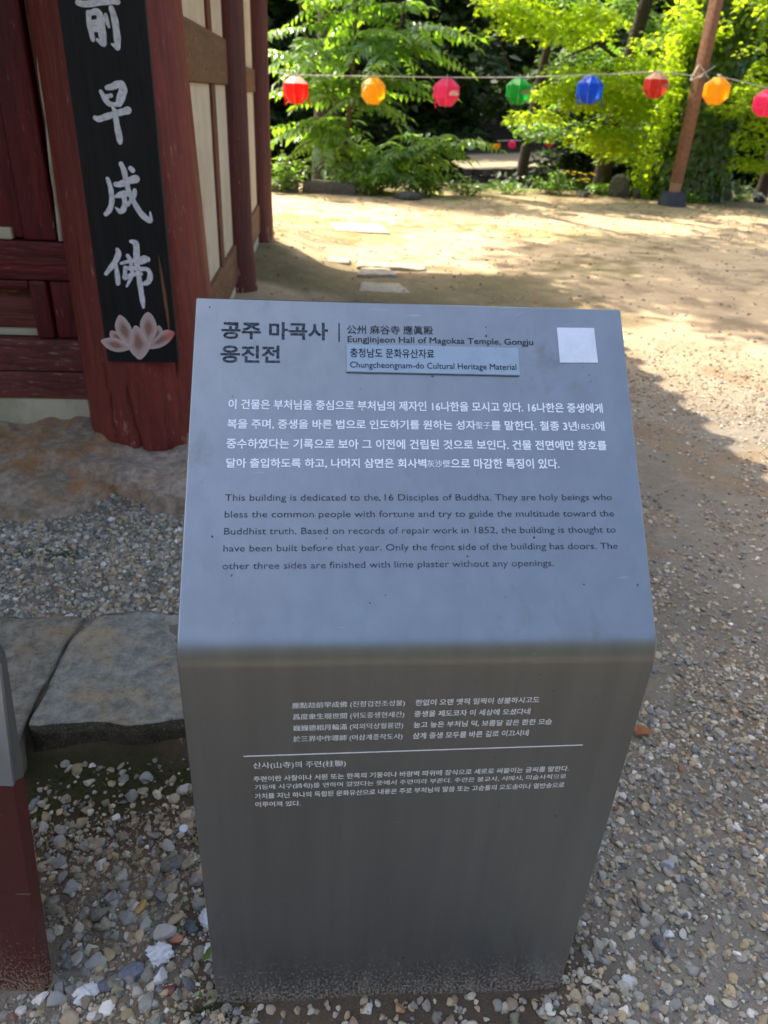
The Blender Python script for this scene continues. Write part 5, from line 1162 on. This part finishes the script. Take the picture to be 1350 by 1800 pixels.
fl_ = [(-4.7, -1.41, 'l_green', 'tiny dark green far lantern behind the feathery tree'), (-1.87, -1.25, 'l_blue', 'tiny blue far lantern seen through the feathery tree'), (-0.59, -1.22, 'l_tan', 'tiny tan far lantern seen through the leaves'),
       (3.24, -1.16, 'l_green', 'tiny bright green far lantern'), (4.08, -0.93, 'l_pale', 'tiny pale blue far lantern'), (5.62, -0.83, 'l_yellow', 'tiny yellow far lantern over the far path'),
       (6.54, -0.75, 'l_pink', 'tiny pink far lantern over the far path'), (7.4, -0.74, 'l_teal', 'tiny teal far lantern right of the tiny pink one'), (8.75, -0.56, 'l_red', 'tiny red far lantern, left one of two'), (10.42, -0.32, 'l_rust', 'tiny faded red far lantern, rightmost of the far row')]
for x, z, mt, lb in fl_: lantern('far_paper_lantern', (x, 50, z), 0.46, M[mt], lb, 0.2, full=False, group='small lanterns on the far cord', top=None)
c2 = tubes('far_lantern_cord', [([(-8, 50, -1.3)]+[(x, 50, z+0.22) for x, z, _, _ in fl_]+[(14, 50, 0.4)], 0.02)], M['cord']); tag(c2, 'far pale cord carrying the row of tiny lanterns', 'cord')
for (x, y, sz, lb, sd_, rz) in [(3.95, 14.75, (0.42, 0.35, 0.5), 'dark pointed rock at the yard edge left of the pole', 51, 0.2), (4.28, 14.72, (0.28, 0.26, 0.26), 'smaller grey rock between the pointed rock and the pole', 52, 0.8),
    (5.78, 14.85, (0.62, 0.4, 0.36), 'broad grey rock at the foot of the ivy clad trunk', 53, 0.1), (6.75, 15.2, (0.3, 0.3, 0.25), 'pale rock at the far right of the yard edge', 54, 0.3), (3.3, 14.45, (0.25, 0.2, 0.14), 'low stone below the yellow flowers', 55, 0.2),
    (0.1, 12.7, (0.5, 0.3, 0.16), 'flat stone half hidden under the shrubs', 56, 0.1)]:
    lumpy('edge_rock', sz, (100, 102, 106), on_ground(x, y, sz[2]*0.25), lb, rz, sd_, 0, 'rock', M['rock_dark'], 9)
for (x, y, w, lb, rz) in [(-1.95, 12.75, 0.62, 'squared grey brown kerb block beside the rear of the hall', 0.05), (-1.15, 12.85, 0.85, 'long brown kerb block under the feathery tree', 0.02)]:
    o = box('kerb_block', (-w/2, -0.12, -0.05), (w/2, 0.12, 0.17), M['rock_dark'], None, 0.02, 0.012); o.location = on_ground(x, y); o.rotation_euler = (0, 0, rz); tag(o, lb, 'kerb block')
# small red and green thing by the rear post
toy = empty('small_ornament', on_ground(-1.28, 7.62)); tag(toy, 'tiny red and yellow green ornament on the ground by the rear corner post', 'ornament')
M['toy_r'] = flat('ornament_red', lin(190, 40, 40)); M['toy_g'] = flat('ornament_green', lin(170, 180, 30)); M['toy_k'] = flat('ornament_black', lin(20, 24, 20))
V, Fc = ico(3)
for nm, mt, ps, sc in (('red_ball', 'toy_r', (0.035, 0, 0.035), 0.032), ('green_ball', 'toy_g', (-0.025, 0.0, 0.045), 0.036)):
    o = link(nm, mesh_np(nm, V*np.array([1, 1, 0.9])*sc, Fc, True), M[toy and mt], toy, ps)
# ------------------------------------------------------------------ small growth near the sign
def weed(x, y, n, ls, h, label, seed, mat='leaf_mid', name='weed'):
    r = np.random.default_rng(seed); root = empty(name, on_ground(x, y)); tag(root, label, 'weed')
    st_ = []
    for i in range(n):
        th = r.uniform(0, 6.28); d = np.array([math.cos(th)*0.5, math.sin(th)*0.5, r.uniform(0.4, 1.2)]); d /= np.linalg.norm(d); p = np.array([math.cos(th), math.sin(th), 0])*0.004+np.array([0, 0, h*r.uniform(0.1, 0.6)])
        st_.append(([(0, 0, -0.004), tuple(p*0.6), tuple(p)], 0.0006)); upv = np.cross(np.array([-math.sin(th), math.cos(th), 0]), d)
        leaf_mesh('leaf', p[None], d[None], upv[None], np.array([ls*r.uniform(0.7, 1.1)]), M[mat], root, width=0.42, seed=i)
    tubes('stalks', st_, M[mat], root, 4)
weed(-0.292, 0.762, 1, 0.045, 0.03, 'single bright green pointed leaf at the left foot of the grey sign', 3)
weed(-0.305, 0.742, 3, 0.018, 0.014, 'small dark green leaves left of the grey sign foot', 4)
weed(-0.268, 0.705, 4, 0.020, 0.01, 'little green weed at the very corner of the sign foot', 5)
weed(0.34, 0.72, 5, 0.014, 0.008, 'tiny weed at the right front corner of the sign foot', 6)
lf = empty('fallen_leaf', on_ground(0.665, 1.37, 0.012)); tag(lf, 'curled orange brown fallen leaf beside the right edge of the sign', 'leaf'); M['dryleaf'] = flat('dry_leaf', lin(150, 88, 40))
for i, (d, s) in enumerate((((1, 0.3, 0.15), 0.05), ((0.4, 1, 0.2), 0.035))):
    leaf_mesh('leaf_lobe', np.array([[0, 0, 0.0]]), unit(np.array([d], float)), np.array([[0, 0, 1.0]]), np.array([s]), M['dryleaf'], lf, width=0.6, fold=0.6, seed=i)
# moss and grass: uncountable
def tuft_field(name, ab, seed, ls, mat, spread=0.02):
    r = np.random.default_rng(seed); a = ab[:, 0]; b = ab[:, 1]; x = a*math.cos(TH)-b*math.sin(TH); y = a*math.sin(TH)+b*math.cos(TH); n = len(a)
    P = np.stack([x, y, ghw(x, y)], -1); D = unit(np.stack([r.normal(size=n)*0.5, r.normal(size=n)*0.5, np.ones(n)*0.8], -1)); Uu = unit(r.normal(size=(n, 3)))
    o = leaf_mesh(name, P, D, Uu, ls*r.uniform(0.5, 1.3, n), M[mat], None, width=0.22, seed=seed); tag(o, kind='stuff'); return o
r = np.random.default_rng(15)
A1 = np.stack([r.uniform(-0.65, -0.2, 2600), 1.215+r.normal(size=2600)*0.028], -1)
A2 = np.stack([-0.85+r.normal(size=900)*0.07, 2.03+r.normal(size=900)*0.02], -1)
A3 = np.stack([0.50+r.normal(size=900)*0.035, 0.98+r.normal(size=900)*0.05], -1)
A4 = np.stack([0.42+r.normal(size=700)*0.03, 0.79+r.normal(size=700)*0.03], -1)
A5 = np.stack([-0.60+r.normal(size=500)*0.05, 1.07+r.normal(size=500)*0.03], -1)
A6 = np.stack([-0.18+r.normal(size=500)*0.03, 0.705+r.normal(size=500)*0.012], -1)
tuft_field('moss', np.concatenate([A1[:700], A2, A3, A4, A5[:250], A6]), 16, 0.010, 'leaf_dark')
M['straw'] = flat('dry_straw', lin(150, 130, 96), 0.9)
A7 = np.stack([r.uniform(-0.85, -0.2, 500), 1.05+r.normal(size=500)*0.06], -1)
tuft_field('dry_grass', np.concatenate([A7, A3[:120]]), 19, 0.02, 'straw')

# leaf litter over the yard
r = np.random.default_rng(21); n = 1600; x = r.uniform(-1.5, 8, n); y = 4.0+r.uniform(0, 1, n)**0.8*10; P = np.stack([x, y, ghw(x, y)+0.008], -1)
D = unit(np.stack([r.normal(size=n), r.normal(size=n), r.normal(size=n)*0.15], -1)); Uu = unit(np.array([0, 0, 1.0])+r.normal(size=(n, 3))*0.25)
o = leaf_mesh('leaf_litter', P, D, Uu, r.uniform(0.02, 0.06, n), M['dryleaf'], None, width=0.5, fold=0.6, seed=22); tag(o, kind='stuff')
n = 260; x = r.uniform(-0.9, 1.6, n); y = r.uniform(0.55, 2.6, n); a_ = x*math.cos(TH)+y*math.sin(TH); b_ = -x*math.sin(TH)+y*math.cos(TH); k = ~blocked(a_, b_); x, y = x[k], y[k]; n = len(x)
P = np.stack([x, y, ghw(x, y)+0.010], -1); D = unit(np.stack([r.normal(size=n), r.normal(size=n), r.normal(size=n)*0.2], -1)); Uu = unit(np.array([0, 0, 1.0])+r.normal(size=(n, 3))*0.3)
o = leaf_mesh('dry_bits', P, D, Uu, r.uniform(0.008, 0.022, n), M['straw'], None, width=0.3, fold=0.4, seed=23); tag(o, kind='stuff')
